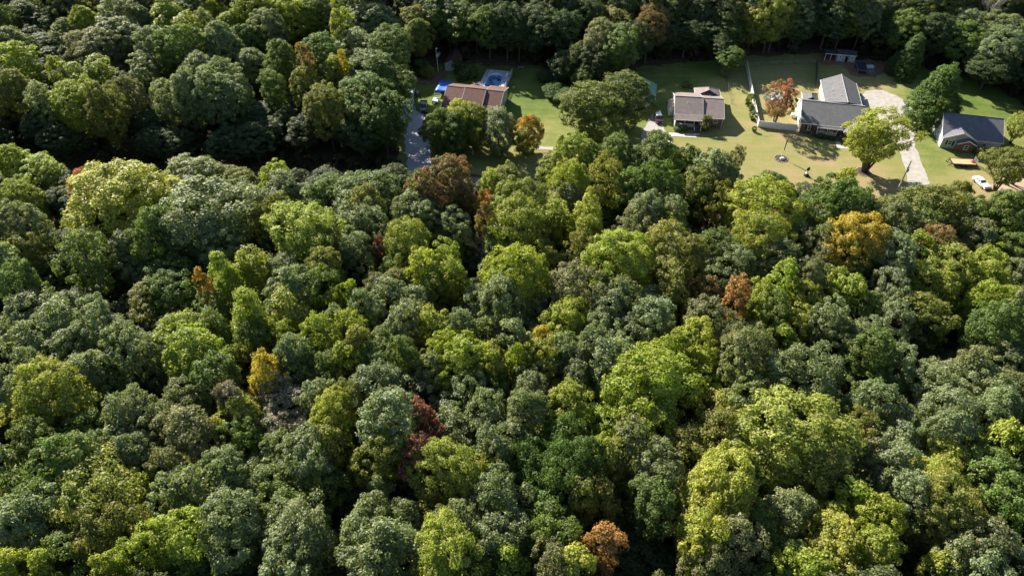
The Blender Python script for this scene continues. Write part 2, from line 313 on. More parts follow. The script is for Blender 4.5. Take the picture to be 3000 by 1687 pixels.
# ================================================================== HOUSES
M_TRIM = mat('white_trim', (.78, .77, .75), .5, .05)
M_BLACK = mat('black_paint', (.015, .015, .017), .5, .1)
M_WHITEWALL = lines_mat('white_siding', (.78, .77, .75), .2, dark=.85)
M_DOOR = mat('brown_door', (.10, .05, .035), .5, .15)
def roof_plate(par, name, quad, m, th=.16):
    b = MB(); b.slab(quad, th); return b.build(name, m, par)
def fascia(par, p, q, h=.2, t=.045, gut=False):
    """trim board hung under a roof edge from p to q, set just proud of it"""
    p = Vector(p); q = Vector(q); d = (q - p).normalized(); n = Vector((d.y, -d.x, 0)).normalized() * t
    b = MB(); pts = [p + n * 1.1, q + n * 1.1, q + n * .05, p + n * .05]
    b.slab([tuple(v + Vector((0, 0, .012))) for v in pts], h); return b.build('fascia', M_TRIM, par)
def gable_block(par, x0, x1, y0, y1, ze, yr, zr, mroof, mwall, mfront=None, over=.35, rake=.3, fz=.0, lwall=True, yf=None):
    """ridge along x; y0/y1 the front and back walls; yr, zr the ridge. returns nothing, adds wall and roof parts"""
    sf = (zr - ze) / (yr - (y0 - over)); sb = (zr - ze) / ((y1 + over) - yr)
    wz = lambda y: (zr - sf * (yr - y) if y < yr else zr - sb * (y - yr)) - .17
    b = MB(); prof = [(y0, 0), (y1, 0), (y1, wz(y1)), (yr, wz(yr)), (y0, wz(y0))]
    b.loft([[(x0, y, z) for y, z in prof], [(x1, y, z) for y, z in prof]]); b.build('wall', mwall, par)
    if mfront:
        b = MB(); b.box(x0 + .01, x1 - .01, y0 - .06, y0 - .003, 0, wz(y0) - .02); b.build('brick_wall', mfront, par)
    X0, X1 = x0 - rake, x1 + rake; yf_ = y0 - over; yb = y1 + over
    roof_plate(par, 'roof_slope', [(X0, yf_, ze), (X1, yf_, ze), (X1, yr, zr), (X0, yr, zr)], mroof)
    roof_plate(par, 'roof_slope', [(X0, yr, zr - .001), (X1, yr, zr - .001), (X1, yb, ze), (X0, yb, ze)], mroof)
    b = MB(); b.tube([(X0, yr, zr + .01), (X1, yr, zr + .01)], .09, 6); b.build('ridge_cap', mroof, par)
    fascia(par, (X0, yf_, ze), (X1, yf_, ze))
    for X, sg in ((X0, -1), (X1, 1)):
        b = MB()
        for (ya, za, yc, zc) in ((yf_, ze, yr, zr), (yr, zr, yb, ze)):
            b.add([(X + sg * .004, ya, za + .02), (X + sg * .05, ya, za + .02), (X + sg * .05, yc, zc + .02), (X + sg * .004, yc, zc + .02),
                   (X + sg * .004, ya, za - .2), (X + sg * .05, ya, za - .2), (X + sg * .05, yc, zc - .2), (X + sg * .004, yc, zc - .2)],
                  [(0, 1, 2, 3), (7, 6, 5, 4), (0, 4, 5, 1), (1, 5, 6, 2), (2, 6, 7, 3), (3, 7, 4, 0)])
        b.build('rake_board', M_TRIM, par)
def window(par, x, y, z, w=.9, h=1.3, axis='y', face=-1, shutters=None):
    """window on a wall; axis y: wall faces -y (face -1) or +y; axis x likewise"""
    def bx(b, a0, a1, d0, d1, z0, z1):
        if axis == 'y': b.box(x + a0, x + a1, min(y + face * d0, y + face * d1), max(y + face * d0, y + face * d1), z0, z1)
        else: b.box(min(x + face * d0, x + face * d1), max(x + face * d0, x + face * d1), y + a0, y + a1, z0, z1)
    b = MB(); t = .09
    bx(b, -w / 2, -w / 2 + t, .0, .08, z, z + h); bx(b, w / 2 - t, w / 2, .0, .08, z, z + h)
    bx(b, -w / 2 + t, w / 2 - t, .0, .08, z, z + t); bx(b, -w / 2 + t, w / 2 - t, .0, .08, z + h - t, z + h); bx(b, -w / 2 + t, w / 2 - t, .0, .075, z + h / 2 - .03, z + h / 2 + .03)
    f = b.build('window', M_TRIM, par)
    b = MB(); bx(b, -w / 2 + t, w / 2 - t, .005, .03, z + t, z + h / 2 - .03); b.build('pane', glass_mat(), f)
    b = MB(); bx(b, -w / 2 + t, w / 2 - t, .005, .03, z + h / 2 + .03, z + h - t); b.build('pane', glass_mat(), f)
    b = MB(); bx(b, -w / 2 - .05, w / 2 + .05, .0, .13, z - .07, z - .003); b.build('sill', M_TRIM, f)
    if shutters:
        for a in (-w / 2 - .48, w / 2 + .06): b = MB(); bx(b, a, a + .42, .0, .05, z - .02, z + h + .02); b.build('shutter', shutters, par)
def door(par, x, y, z, w=.95, h=2.05, m=None):
    b = MB(); b.box(x - w / 2, x + w / 2, y - .05, y - .002, z, z + h); b.box(x - w / 2 + .12, x + w / 2 - .12, y - .07, y - .05, z + .2, z + .9); b.box(x - w / 2 + .12, x + w / 2 - .12, y - .07, y - .05, z + 1.05, z + 1.85)
    d = b.build('door', m or M_DOOR, par); b = MB(); b.box(x + w / 2 - .14, x + w / 2 - .08, y - .12, y - .05, z + 1, z + 1.06); b.build('handle', mat('brass', (.6, .4, .12), .3, metal=1), d)
def railing(par, p, q, z, h=.9, m=None):
    m = m or M_TRIM; p = Vector((*p, 0)); q = Vector((*q, 0)); L_ = (q - p).length; d = (q - p) / L_; n = int(L_ / .13); b = MB()
    def bar(c, hw, hl, z0, z1):
        nn = Vector((-d.y, d.x, 0)); pts = [c + d * a + nn * e for a, e in ((-hl, -hw), (hl, -hw), (hl, hw), (-hl, hw))]
        b.loft([[(v.x, v.y, z0) for v in pts], [(v.x, v.y, z1) for v in pts]])
    mid = (p + q) / 2; bar(mid, .045, L_ / 2, z + h - .06, z + h); bar(mid, .03, L_ / 2, z + .1, z + .16)
    for i in range(1, n): bar(p + d * (L_ * i / n), .018, .018, z + .16, z + h - .06)
    return b.build('railing', m, par)
def post(par, x, y, z0, z1, w=.12, m=None, name='post'):
    b = MB(); b.box(x - w / 2, x + w / 2, y - w / 2, y + w / 2, z0, z1); return b.build(name, m or M_TRIM, par)
def hip_room(par, x0, x1, y0, y1, ze, zr, yap, mroof, mwall, back=True, ov=.3):
    b = MB(); b.box(x0, x1, y0, y1, 0, ze - .12); b.build('sunroom_wall', mwall, par)
    xm = (x0 + x1) / 2; X0, X1, Y1 = x0 - ov, x1 + ov, y1 + ov
    roof_plate(par, 'sunroom_roof', [(X0, y0, ze), (xm, y0, zr), (xm, yap, zr), (X0, Y1, ze)][::-1], mroof, .12)
    roof_plate(par, 'sunroom_roof', [(X1, y0, ze), (X1, Y1, ze), (xm, yap, zr), (xm, y0, zr)][::-1], mroof, .12)
    roof_plate(par, 'sunroom_roof', [(X1, Y1, ze), (X0, Y1, ze), (xm, yap, zr)][::-1], mroof, .12)
    b = MB(); b.tube([(xm, y0, zr + .01), (xm, yap, zr + .01)], .07, 6); b.tube([(xm, yap, zr), (X0, Y1, ze)], .07, 6); b.tube([(xm, yap, zr), (X1, Y1, ze)], .07, 6); b.build('hip_cap', mroof, par)
    b = MB(); b.box(X0 - .05, X0 - .003, y0, Y1, ze - .16, ze + .02); b.build('fascia', M_TRIM, par); b = MB(); b.box(X1 + .003, X1 + .05, y0, Y1, ze - .16, ze + .02); b.build('fascia', M_TRIM, par)
    for y in np.arange(y0 + 1.0, y1 - .4, 1.5): window(par, x0, y, .9, .9, 1.2, 'x', -1); window(par, x1, y, .9, .9, 1.2, 'x', 1)
def steps(par, x0, x1, yf, yb, ztop, n, m):
    for i in range(n):
        b = MB(); z = ztop * (n - i) / (n + 1); y1 = yb - (yb - yf) * i / n; y0 = yb - (yb - yf) * (i + 1) / n
        b.box(x0, x1, y0, y1 - .002, 0, z); b.build('step', m, par)

# ---- house with brown roof, deck and oval pool
RB = shingle('brown_shingles', (.155, .092, .078)); M_GREENSIDE = lines_mat('pale_green_siding', (.42, .50, .42), .2, dark=.8)
h1 = thing('ranch_house', 'pale green ranch house with reddish brown shingle roof, joined to the blue pool deck', 'house', (-18.5, 171.3, 0), R(-12))
gable_block(h1, 0, 4.85, -.9, 11.8, 2.85, 5.55, 5.5, RB, M_GREENSIDE)
gable_block(h1, 5.15, 10.35, -1.15, 12.0, 2.8, 5.4, 5.72, RB, M_GREENSIDE)
gable_block(h1, 10.66, 15.1, 1.5, 11.8, 3.35, 5.8, 5.4, RB, M_GREENSIDE)
roof_plate(h1, 'porch_roof', [(10.66, -.25, 2.82), (15.4, -.25, 2.82), (15.4, 1.149, 3.349), (10.66, 1.149, 3.349)], RB)
fascia(h1, (10.66, -.25, 2.82), (15.4, -.25, 2.82))
b = MB(); b.box(10.4, 15.1, -.1, 1.497, 0, .5); b.build('porch_floor', mat('grey_boards', (.22, .2, .18), .8, .2), h1)
for x in (10.9, 12.4, 13.7, 15.0): post(h1, x, 0, .5, 2.66)
railing(h1, (12.46, 0), (13.64, 0), .5); railing(h1, (13.76, 0), (14.94, 0), .5); door(h1, 11.5, 1.44, .5)
window(h1, 13.6, 1.5, 1.2, 1.0, 1.2); window(h1, 7.7, -1.15, 1.1, 1.6, 1.2); window(h1, 2.4, -.9, 1.1, 1.2, 1.2)
for y in (3.2, 6.0, 8.8): window(h1, 15.1, y, 1.1, .8, 1.2, 'x', 1)
window(h1, 0, 4, 1.1, .9, 1.2, 'x', -1)
# deck: boards, skirt, rail; pool set in it
M_DECK = mat('weathered_deck_boards', (.42, .42, .45), .85, .3, 1.6, stretch=(1, .12, 1), detail=6)
dk = thing('pool_deck', 'weathered grey plank deck round the oval pool, behind the brown roof', 'deck', (-18.5, 171.3, 0), R(-12))
PX0, PX1, PYF, PYB = 7.3, 11.9, 14.2, 23.6
pr = (PX1 - PX0) / 2; pcx = (PX0 + PX1) / 2
def stadium(r, g0, g1, n=9):
    pts = []
    for k in range(n + 1): a = math.pi * k / n; pts.append((pcx + r * math.cos(a), g1 - pr + r * math.sin(a)))
    for k in range(n + 1): a = math.pi + math.pi * k / n; pts.append((pcx + r * math.cos(a), g0 + pr + r * math.sin(a)))
    return pts
b = MB(); x = 3.0; brd = []
def pool_cut(x):
    dx = abs(x - pcx)
    if dx >= pr + .1: return None
    k = math.sqrt((pr + .1) ** 2 - dx * dx); return PYF + pr - k, PYB - pr + k
while x < 13.6:
    x1 = x + .135; xm = x + .07; yb = 25.4 if xm > 6.0 else 14.4 + (xm - 3) * 1.2; segs = [(12.35, yb)]; c = pool_cut(xm)
    if c: segs = [(12.35, c[0]), (c[1], yb)]
    for y0, y1 in segs:
        if y1 > y0: b.box(x, x1, y0, y1, 1.14 + random.uniform(-.006, .006), 1.2)
    x += .15
dd = b.build('decking', M_DECK, dk, kind='stuff')
for q in ((13.62, 13.66, 12.35, 25.4), (6.0, 13.61, 25.42, 25.46), (2.95, 2.99, 12.35, 14.4)): b = MB(); b.box(*q, .1, 1.13); b.build('skirt', M_DECK, dk)
for y in np.arange(12.6, 25.6, 1.6): post(dk, 13.55, y, 1.2, 2.15, .1, M_DECK)
for y in np.arange(12.6, 25.0, 1.6): railing(dk, (13.55, y + .05), (13.55, min(y + 1.55, 25.4)), 1.2, .95, M_DECK)
pool = thing('swimming_pool', 'oval above ground pool with pale rim, sunk in the plank deck', 'pool', (-18.5, 171.3, 0), R(-12))
def ring_wall(rs_out, rs_in, z0, z1):
    b = MB(); n = len(rs_out); vs = [(x, y, z) for z in (z0, z1) for x, y in rs_out] + [(x, y, z) for z in (z0, z1) for x, y in rs_in]; fs = []
    for i in range(n):
        j = (i + 1) % n; fs += [(i, j, n + j, n + i), (2 * n + j, 2 * n + i, 3 * n + i, 3 * n + j), (n + i, n + j, 3 * n + j, 3 * n + i), (j, i, 2 * n + i, 2 * n + j)]
    b.add(vs, fs); return b
ring_wall(stadium(pr, PYF, PYB), stadium(pr - .13, PYF, PYB), 0, 1.27).build('rim', mat('pale_blue_rim', (.55, .66, .76), .4, .05), pool)
def water_mat(name, c1, c2, sc):
    m, N, L, b = new_mat(name); b.inputs['Roughness'].default_value = .12
    tc = N.new('ShaderNodeTexCoord'); n = N.new('ShaderNodeTexNoise'); n.inputs['Scale'].default_value = sc; n.inputs['Detail'].default_value = 3; L.new(tc.outputs['Object'], n.inputs['Vector'])
    cr = N.new('ShaderNodeValToRGB'); cr.color_ramp.elements[0].position = .42; cr.color_ramp.elements[0].color = (*c1, 1); cr.color_ramp.elements[1].position = .55; cr.color_ramp.elements[1].color = (*c2, 1)
    L.new(n.outputs[0], cr.inputs[0]); L.new(cr.outputs[0], b.inputs['Base Color']); return m
b = MB(); b.prism(stadium(pr - .135, PYF, PYB), .1, .72); b.build('water', water_mat('blue_pool_water', (.05, .14, .32), (.14, .36, .60), .55), pool)
for (x, y, s) in ((8.35, 19.8, .4), (10.7, 20.4, .5)):
    b = MB(); b.loft([[(x + s * r * math.cos(t) * 1.3, y + s * r * math.sin(t), z) for t in [k * math.pi / 5 for k in range(10)]] for r, z in ((.7, .73), (1, .77), (.5, .8))]); b.build('floating_cover', M_BLACK, pool)
def chair(loc, rz, m, label, name='deck_chair'):
    t = thing(name, label, 'chair', loc, rz)
    b = MB(); b.box(-.27, .27, -.25, .25, .4, .45, .02); b.build('seat', m, t); b = MB(); b.slab([(-.27, .25, .98), (.27, .25, .98), (.27, .31, .98), (-.27, .31, .98)], .53); b.build('backrest', m, t)
    for sx in (-.24, .24):
        for sy in (-.22, .25): b = MB(); b.box(sx - .025, sx + .025, sy - .025, sy + .025, 0, .4); b.build('leg', m, t)
MOR = mat('orange_wood', (.45, .2, .08), .6, .2)
h1w = lambda x, y, z=0: (-18.5 + x * math.cos(R(-12)) - y * math.sin(R(-12)), 171.3 + x * math.sin(R(-12)) + y * math.cos(R(-12)), z)
chair(h1w(4.7, 15.2, 1.2), 2.2, MOR, 'orange brown wooden chair on the deck, nearer its outer corner'); chair(h1w(6.2, 14.4, 1.2), 1.0, mat('red_wood', (.3, .08, .06), .6, .2), 'dark red chair on the deck, next to the pool rim')
t = thing('deck_box', 'pale cushioned lounge box at the railing of the pool deck', 'lounger', h1w(12.7, 22.8, 1.2), R(70))
b = MB(); b.box(-.8, .8, -.3, .3, .25, .4, .05); b.build('cushion', M_TRIM, t); b = MB(); b.box(-.75, .75, -.27, .27, 0, .25); b.build('frame', M_DECK, t)
t = thing('pool_filter', 'round white pool filter drum beside the pool by the brown roof', 'pool filter', h1w(12.7, 13.6, 1.2), 0)
b = MB(); b.tube([(0, 0, 0), (0, 0, .6), (0, 0, .8)], [.38, .38, .15], 14); b.build('tank', M_TRIM, t, True); b = MB(); b.tube([(.3, 0, .15), (.75, 0, .15)], .06); b.build('pipe', M_TRIM, t)

# ---- mauve-grey roofed house
RG = shingle('taupe_shingles', (.25, .205, .19)); BRK = brick_mat('red_brick', (.14, .052, .038))
O2 = (42.8, 164.15, 0); A2 = R(-6.6)
h2 = thing('ranch_house', 'white and brick ranch house with taupe roof and white railed porch', 'house', O2, A2)
gable_block(h2, 0, 6.75, 1.9, 12.9, 3.42, 6.75, 5.72, RG, M_WHITEWALL, None)
roof_plate(h2, 'porch_roof', [(-.3, -.25, 2.82), (7.05, -.25, 2.82), (7.05, 1.549, 3.419), (-.3, 1.549, 3.419)], RG)
fascia(h2, (-.3, -.25, 2.82), (7.05, -.25, 2.82))
b = MB(); b.box(.02, 6.73, 1.82, 1.897, .7, 3.2); b.build('brick_wall', BRK, h2)
b = MB(); b.box(-.05, .06, -.1, 1.9, 0, 2.62); b.build('porch_side_wall', M_WHITEWALL, h2)
gable_block(h2, 7.06, 12.3, 1.5, 12.9, 2.98, 7.2, 5.35, RG, M_WHITEWALL, BRK)
b = MB(); b.box(.07, 6.9, -.1, 1.815, 0, .68); b.build('porch_floor', BRK, h2)
for x in (.15, 2.5, 4.9, 6.85): post(h2, x, 0, .68, 2.66)
railing(h2, (.22, 0), (2.43, 0), .7); railing(h2, (2.57, 0), (4.83, 0), .7)
steps(h2, 5.1, 6.6, -1.9, -.11, .7, 4, BRK)
for x in (5.05, 6.66): railing(h2, (x, -1.8), (x, -.15), .35, .8)
door(h2, 5.8, 1.82, .7, m=M_DOOR); window(h2, 1.9, 1.82, 1.4, 1.0, 1.1); window(h2, 4.0, 1.82, 1.4, .9, 1.1)
window(h2, 10.5, 1.44, 1.5, 1.1, 1.1); window(h2, 0, 5.2, 1.3, .9, 1.2, 'x', -1); window(h2, 0, 9.4, 1.3, .9, 1.2, 'x', -1); window(h2, 12.3, 6, 1.3, .9, 1.2, 'x', 1)
b = MB(); b.tube([(12.2, 1.3, 0), (12.2, 1.3, 2.9)], .06, 6); b.build('downspout', M_TRIM, h2)
b = MB(); b.box(-1.3, -.02, 6.5, 10.5, 0, 2.4); b.build('side_bay', M_WHITEWALL, h2); roof_plate(h2, 'bay_roof', [(-1.5, 6.3, 2.5), (-.01, 6.3, 2.85), (-.01, 10.7, 2.85), (-1.5, 10.7, 2.5)], RG, .1)
hip_room(h2, 6.2, 12.5, 13.0, 17.0, 2.85, 4.75, 14.6, RG, M_WHITEWALL)
for (x, y) in ((9.3, 10.2), (3.1, 5.0)): b = MB(); zz = 5.72 - .42 * abs(6.75 - y) - .1; b.tube([(x, y, zz), (x, y, zz + .45)], .06, 6); b.build('roof_vent', M_TRIM, h2)
h2w = lambda x, y, z=0: (O2[0] + x * math.cos(A2) - y * math.sin(A2), O2[1] + x * math.sin(A2) + y * math.cos(A2), z)
pw = thing('garden_walk', 'pale concrete slab walk in front of the white railed porch', 'path', O2, A2)
for i in range(6): b = MB(); b.box(-1.6 + i * 1.2, -.415 + i * 1.2, -3.9, -2.35, 0, .07); b.build('paving_slab', M_CONC, pw)
b = MB(); b.box(5.0, 6.5, -2.34, -1.95, 0, .07); b.build('paving_slab', M_CONC, pw)

# ---- charcoal roofed house with long rear wing
RC_ = shingle('charcoal_shingles', (.15, .15, .155)); RLG = RC_
O3 = (75.1, 161.9, 0); A3 = R(-12.3)
h3 = thing('ranch_house', 'brick fronted house with charcoal roof and long rear wing, beside the white fence', 'house', O3, A3)
h3w = lambda x, y, z=0: (O3[0] + x * math.cos(A3) - y * math.sin(A3), O3[1] + x * math.sin(A3) + y * math.cos(A3), z)
BRKD = brick_mat('dark_brick', (.10, .045, .035))
gable_block(h3, 0, 15.6, .2, 12.6, 3.05, 6.65, 5.9, RC_, M_WHITEWALL, None)
b = MB(); b.box(.02, 3.85, .12, .197, 0, 2.9); b.build('brick_wall', BRKD, h3)
b = MB(); b.box(3.86, 15.5, .12, .197, .7, 2.9); b.build('brick_wall', BRKD, h3)
roof_plate(h3, 'porch_roof', [(3.8, -.95, 2.74), (10.2, -.95, 2.74), (10.2, -.151, 3.049), (3.8, -.151, 3.049)], RC_)
fascia(h3, (3.8, -.95, 2.74), (10.2, -.95, 2.74))
b = MB(); b.box(3.9, 9.9, -.9, .115, 0, .72); b.build('porch_floor', BRKD, h3)
for x in (4.05, 6.5, 8.9): post(h3, x, -.8, .72, 2.58, .11)
railing(h3, (4.12, -.8), (6.43, -.8), .72); railing(h3, (6.57, -.8), (8.83, -.8), .72)
window(h3, 2.1, .12, 1.1, .85, 1.3, shutters=M_BLACK); window(h3, 5.4, .12, 1.4, .9, 1.1); window(h3, 7.6, .12, 1.4, .9, 1.1); door(h3, 9.4, .12, .72)
steps(h3, 8.95, 10.1, -2.6, -.91, .72, 4, BRKD)
window(h3, 0, 3.6, 1.2, .9, 1.3, 'x', -1); window(h3, 0, 8.6, 1.2, .9, 1.3, 'x', -1)
# front cross wing at the right, under the maple
b = MB(); b.box(10.6, 15.6, -1.6, .116, 0, 2.55); b.add([(10.6, -1.6, 2.55), (15.6, -1.6, 2.55), (13.1, -1.6, 3.75), (10.6, .1, 2.55), (15.6, .1, 2.55), (13.1, .1, 3.75)], [(0, 1, 2), (5, 4, 3), (0, 2, 5, 3), (2, 1, 4, 5)]); b.build('front_wing_wall', BRKD, h3)
for sx in (-1, 1): roof_plate(h3, 'front_wing_roof', [(13.1 + sx * 2.9, -1.95, 2.6), (13.1, -1.95, 4.05), (13.1, 2.8, 4.05), (13.1 + sx * 2.9, -.3, 2.6)], RC_, .14)
window(h3, 13.1, -1.6, 1.1, 1.3, 1.2)
# rear wing, ridge running back
WX0, WX1, WXM, WYB = 7.2, 16.1, 11.8, 24.9
b = MB(); prof = [(WX0, 0), (WX1, 0), (WX1, 2.85), (WXM, 4.95), (WX0, 2.85)]
b.loft([[(x, 12.61, z) for x, z in prof], [(x, WYB, z) for x, z in prof]]); b.build('rear_wing_wall', M_WHITEWALL, h3)
roof_plate(h3, 'rear_wing_roof', [(WX0 - .35, 12.97, 2.9), (WXM, 9.2, 5.2), (WXM, WYB + .35, 5.2), (WX0 - .35, WYB + .35, 2.9)], RLG)
roof_plate(h3, 'rear_wing_roof', [(WX1 + .35, 12.97, 2.9), (WXM, 9.2, 5.199), (WXM, WYB + .35, 5.199), (WX1 + .35, WYB + .35, 2.9)], RLG)
b = MB(); b.tube([(WXM, 9.3, 5.22), (WXM, WYB + .35, 5.22)], .1, 6); b.build('ridge_cap', mat('pale_cap', (.3, .3, .3), .8), h3)
b = MB(); b.box(WX1 + .353, WX1 + .41, 12.97, WYB + .35, 2.72, 2.93); b.build('fascia', M_TRIM, h3); b = MB(); b.box(WX0 - .41, WX0 - .353, 12.97, WYB + .35, 2.72, 2.93); b.build('fascia', M_TRIM, h3)
for (x, y) in ((10.6, 13.6), (9.3, 12.6), (8.9, 17.5)): b = MB(); zz = 5.1 - .42 * abs(WXM - x); b.tube([(x, y, zz), (x, y, zz + .5)], [.08, .08], 7); b.build('roof_vent', M_TRIM, h3)
for y in (15.5, 19.5, 22.5): window(h3, WX1, y, 1.1, .9, 1.2, 'x', 1)
window(h3, WX0, 15, 1.1, .9, 1.2, 'x', -1); window(h3, WX0, 20, 1.1, .9, 1.2, 'x', -1)
M_CLEAR = mat('pale_panel', (.55, .62, .68), .3, .15, .8)
for (x0, x1) in ((7.7, 10.2), (13.4, 16.3)): roof_plate(h3, 'awning', [(x0, 25.3, 2.75), (x1, 25.3, 2.75), (x1 - .3, 27.6, 2.25), (x0 + .3, 27.6, 2.25)], M_CLEAR, .08); post(h3, x0 + .4, 27.4, 0, 2.15, .08); post(h3, x1 - .4, 27.4, 0, 2.15, .08)
hip_room(h3, 1.5, 5.2, 12.65, 17.1, 2.7, 3.85, 15.1, RC_, M_WHITEWALL, ov=.25)
p3 = thing('garden_walk', 'short concrete walk at the foot of the steps of the charcoal roofed house', 'path', O3, A3)
for (x0, x1, y0, y1) in ((9.0, 10.1, -4.2, -2.62), (9.0, 10.4, -5.2, -4.215), (10.415, 11.8, -5.2, -4.215), (11.815, 13.2, -5.2, -4.215)): b = MB(); b.box(x0, x1, y0, y1, 0, .06); b.build('paving_slab', M_CONC, p3)

# ---- blue-grey roofed house with a brick gable
RN = shingle('blue_grey_shingles', (.16, .165, .185)); M_GSIDE = lines_mat('grey_white_siding', (.46, .49, .48), .2, dark=.85)
O4 = (108.9, 155.1, 0); A4 = R(-13)
h4 = thing('cottage', 'grey sided house with blue-grey roof and small brick front gable', 'house', O4, A4)
h4w = lambda x, y, z=0: (O4[0] + x * math.cos(A4) - y * math.sin(A4), O4[1] + x * math.sin(A4) + y * math.cos(A4), z)
gable_block(h4, 0, 13.6, .6, 11.8, 2.95, 6.2, 6.5, RN, M_GSIDE, None)
b = MB(); b.add([(0.01, 0, 0), (7.6, 0, 0), (7.6, 0, 2.75), (3.9, 0, 4.65), (.01, 0, 2.75), (0.01, .59, 0), (7.6, .59, 0), (7.6, .59, 2.75), (3.9, .59, 4.65), (.01, .59, 2.75)],
                [(0, 1, 2, 3, 4), (9, 8, 7, 6, 5), (0, 5, 6, 1), (1, 6, 7, 2), (2, 7, 8, 3), (3, 8, 9, 4), (4, 9, 5, 0)]); b.build('gable_wall', M_GSIDE, h4)
zr4 = 4.95; zv = .25 + (zr4 - 2.95) / ((6.5 - 2.95) / 5.95)
roof_plate(h4, 'gable_roof', [(-.33, -.45, 2.98), (3.9, -.45, zr4), (3.9, zv, zr4), (-.33, .26, 2.98)], RN, .14)
roof_plate(h4, 'gable_roof', [(8.1, -.45, 2.98), (3.9, -.45, zr4 - .001), (3.9, zv, zr4 - .001), (8.1, .26, 2.98)], RN, .14)
b = MB()
for sx, X in ((-1, -.33), (1, 8.1)): b.add([(X, -.50, 3.0), (3.9, -.50, zr4 + .02), (3.9, -.50, zr4 - .2), (X, -.50, 2.78), (X, -.455, 3.0), (3.9, -.455, zr4 + .02), (3.9, -.455, zr4 - .2), (X, -.455, 2.78)], [(0, 1, 2, 3), (7, 6, 5, 4), (0, 4, 5, 1), (2, 6, 7, 3)])
b.build('rake_board', M_TRIM, h4)
b = MB(); b.add([(3.5, -1.2, 0), (7.3, -1.2, 0), (7.3, -1.2, 2.35), (5.5, -1.2, 3.15), (3.5, -1.2, 2.35), (3.5, -.003, 0), (7.3, -.003, 0), (7.3, -.003, 2.35), (5.5, -.003, 3.15), (3.5, -.003, 2.35)],
                [(0, 1, 2, 3, 4), (9, 8, 7, 6, 5), (0, 5, 6, 1), (1, 6, 7, 2), (2, 7, 8, 3), (3, 8, 9, 4), (4, 9, 5, 0)]); b.build('brick_wall', BRK, h4)
roof_plate(h4, 'brick_gable_roof', [(3.15, -1.5, 2.4), (5.5, -1.5, 3.45), (5.5, -.01, 3.45), (3.15, -.01, 2.4)], RN, .1)
roof_plate(h4, 'brick_gable_roof', [(7.75, -1.5, 2.4), (5.5, -1.5, 3.449), (5.5, -.01, 3.449), (7.75, -.01, 2.4)], RN, .1)
b = MB()
for X in (3.15, 7.75): b.add([(X, -1.56, 2.42), (5.5, -1.56, 3.47), (5.5, -1.56, 3.27), (X, -1.56, 2.22), (X, -1.51, 2.42), (5.5, -1.51, 3.47), (5.5, -1.51, 3.27), (X, -1.51, 2.22)], [(0, 1, 2, 3), (7, 6, 5, 4), (0, 4, 5, 1), (2, 6, 7, 3)])
b.build('rake_board', M_TRIM, h4)
window(h4, 1.9, 0, 1.0, .95, 1.25, shutters=M_BLACK); window(h4, 5.5, -1.2, .9, 1.0, 1.2)
window(h4, 10, .6, 1.0, 1.0, 1.2); window(h4, 0, 4.5, 1.1, .9, 1.2, 'x', -1); window(h4, 0, 8.2, 1.1, .9, 1.2, 'x', -1)
t = thing('satellite_dish', 'white satellite dish standing behind the blue-grey roof', 'satellite dish', h4w(4.2, 12.9), 0)
b = MB(); b.tube([(0, 0, 0), (0, 0, 3.3)], .04, 6); b.build('mast', M_TRIM, t); b = MB(); b.tube([(0, 0, 3.3), (-.1, -.1, 3.35), (-.3, -.3, 3.5)], [.05, .35, .5], 14); b.build('dish', M_TRIM, t, True)
t = thing('picnic_table', 'orange wooden bench table on the grass behind the blue-grey roof', 'table', h4w(7.8, 13.6), A4)
for y in (-.3, 0, .3): b = MB(); b.box(-1.9, 1.9, y - .13, y + .13, .7, .76); b.build('board', MOR, t)
for x in (-1.5, 1.5): b = MB(); b.box(x - .05, x + .05, -.35, .35, 0, .7); b.build('trestle', MOR, t)

# ---- outbuildings
def gable_shed(name, label, loc, rz, w, d, ze, zr, mr, mw, door_m=None, over=.2, front_door=True):
    """gable end faces -y"""
    t = thing(name, label, 'shed', loc, rz); xm = w / 2
    b = MB(); prof = [(0, 0), (w, 0), (w, ze), (xm, zr - .1), (0, ze)]; b.loft([[(x, 0, z) for x, z in prof], [(x, d, z) for x, z in prof]]); b.build('wall', mw, t)
    k = (zr - ze) / xm
    for sx, X in ((-1, -over), (1, w + over)): roof_plate(t, 'roof_slope', [(X, -over, ze - over * k), (xm, -over, zr), (xm, d + over, zr), (X, d + over, ze - over * k)], mr, .08)
    if front_door:
        for sx in (-1, 1): b = MB(); b.box(min(xm, xm + sx * 1.0) + .01, max(xm, xm + sx * 1.0) - .01, -.05, -.003, .1, 1.95); b.build('door', door_m or mw, t)
    b = MB()
    for X in (-over, w + over): b.add([(X, -over - .04, ze - over * k + .02), (xm, -over - .04, zr + .02), (xm, -over - .04, zr - .12), (X, -over - .04, ze - over * k - .12), (X, -over - .003, ze - over * k + .02), (xm, -over - .003, zr + .02), (xm, -over - .003, zr - .12), (X, -over - .003, ze - over * k - .12)], [(0, 1, 2, 3), (7, 6, 5, 4), (0, 4, 5, 1), (2, 6, 7, 3)])
    b.build('rake_board', mw, t); return t
M_GREY = lines_mat('grey_metal_siding', (.42, .43, .44), .3, axis='X', dark=.8)
gable_shed('storage_shed', 'grey gabled shed with leaf strewn brown roof behind the light pole yard', (-19.8, 196.3, 0), R(-7), 3.8, 8.0, 2.3, 3.3, mat('leafy_brown_roof', (.10, .055, .045), .9, .5, 2.2, detail=8), M_GREY)
M_GRN = lines_mat('green_metal_roof', (.16, .33, .25), .3, axis='X', rough=.4, dark=.8)
gs = gable_shed('garage_shed', 'pale green metal roofed garage half hidden behind round trees', (30.6, 174.6, 0), R(-10.5), 8.2, 9.6, 2.9, 4.6, M_GRN, M_WHITEWALL)
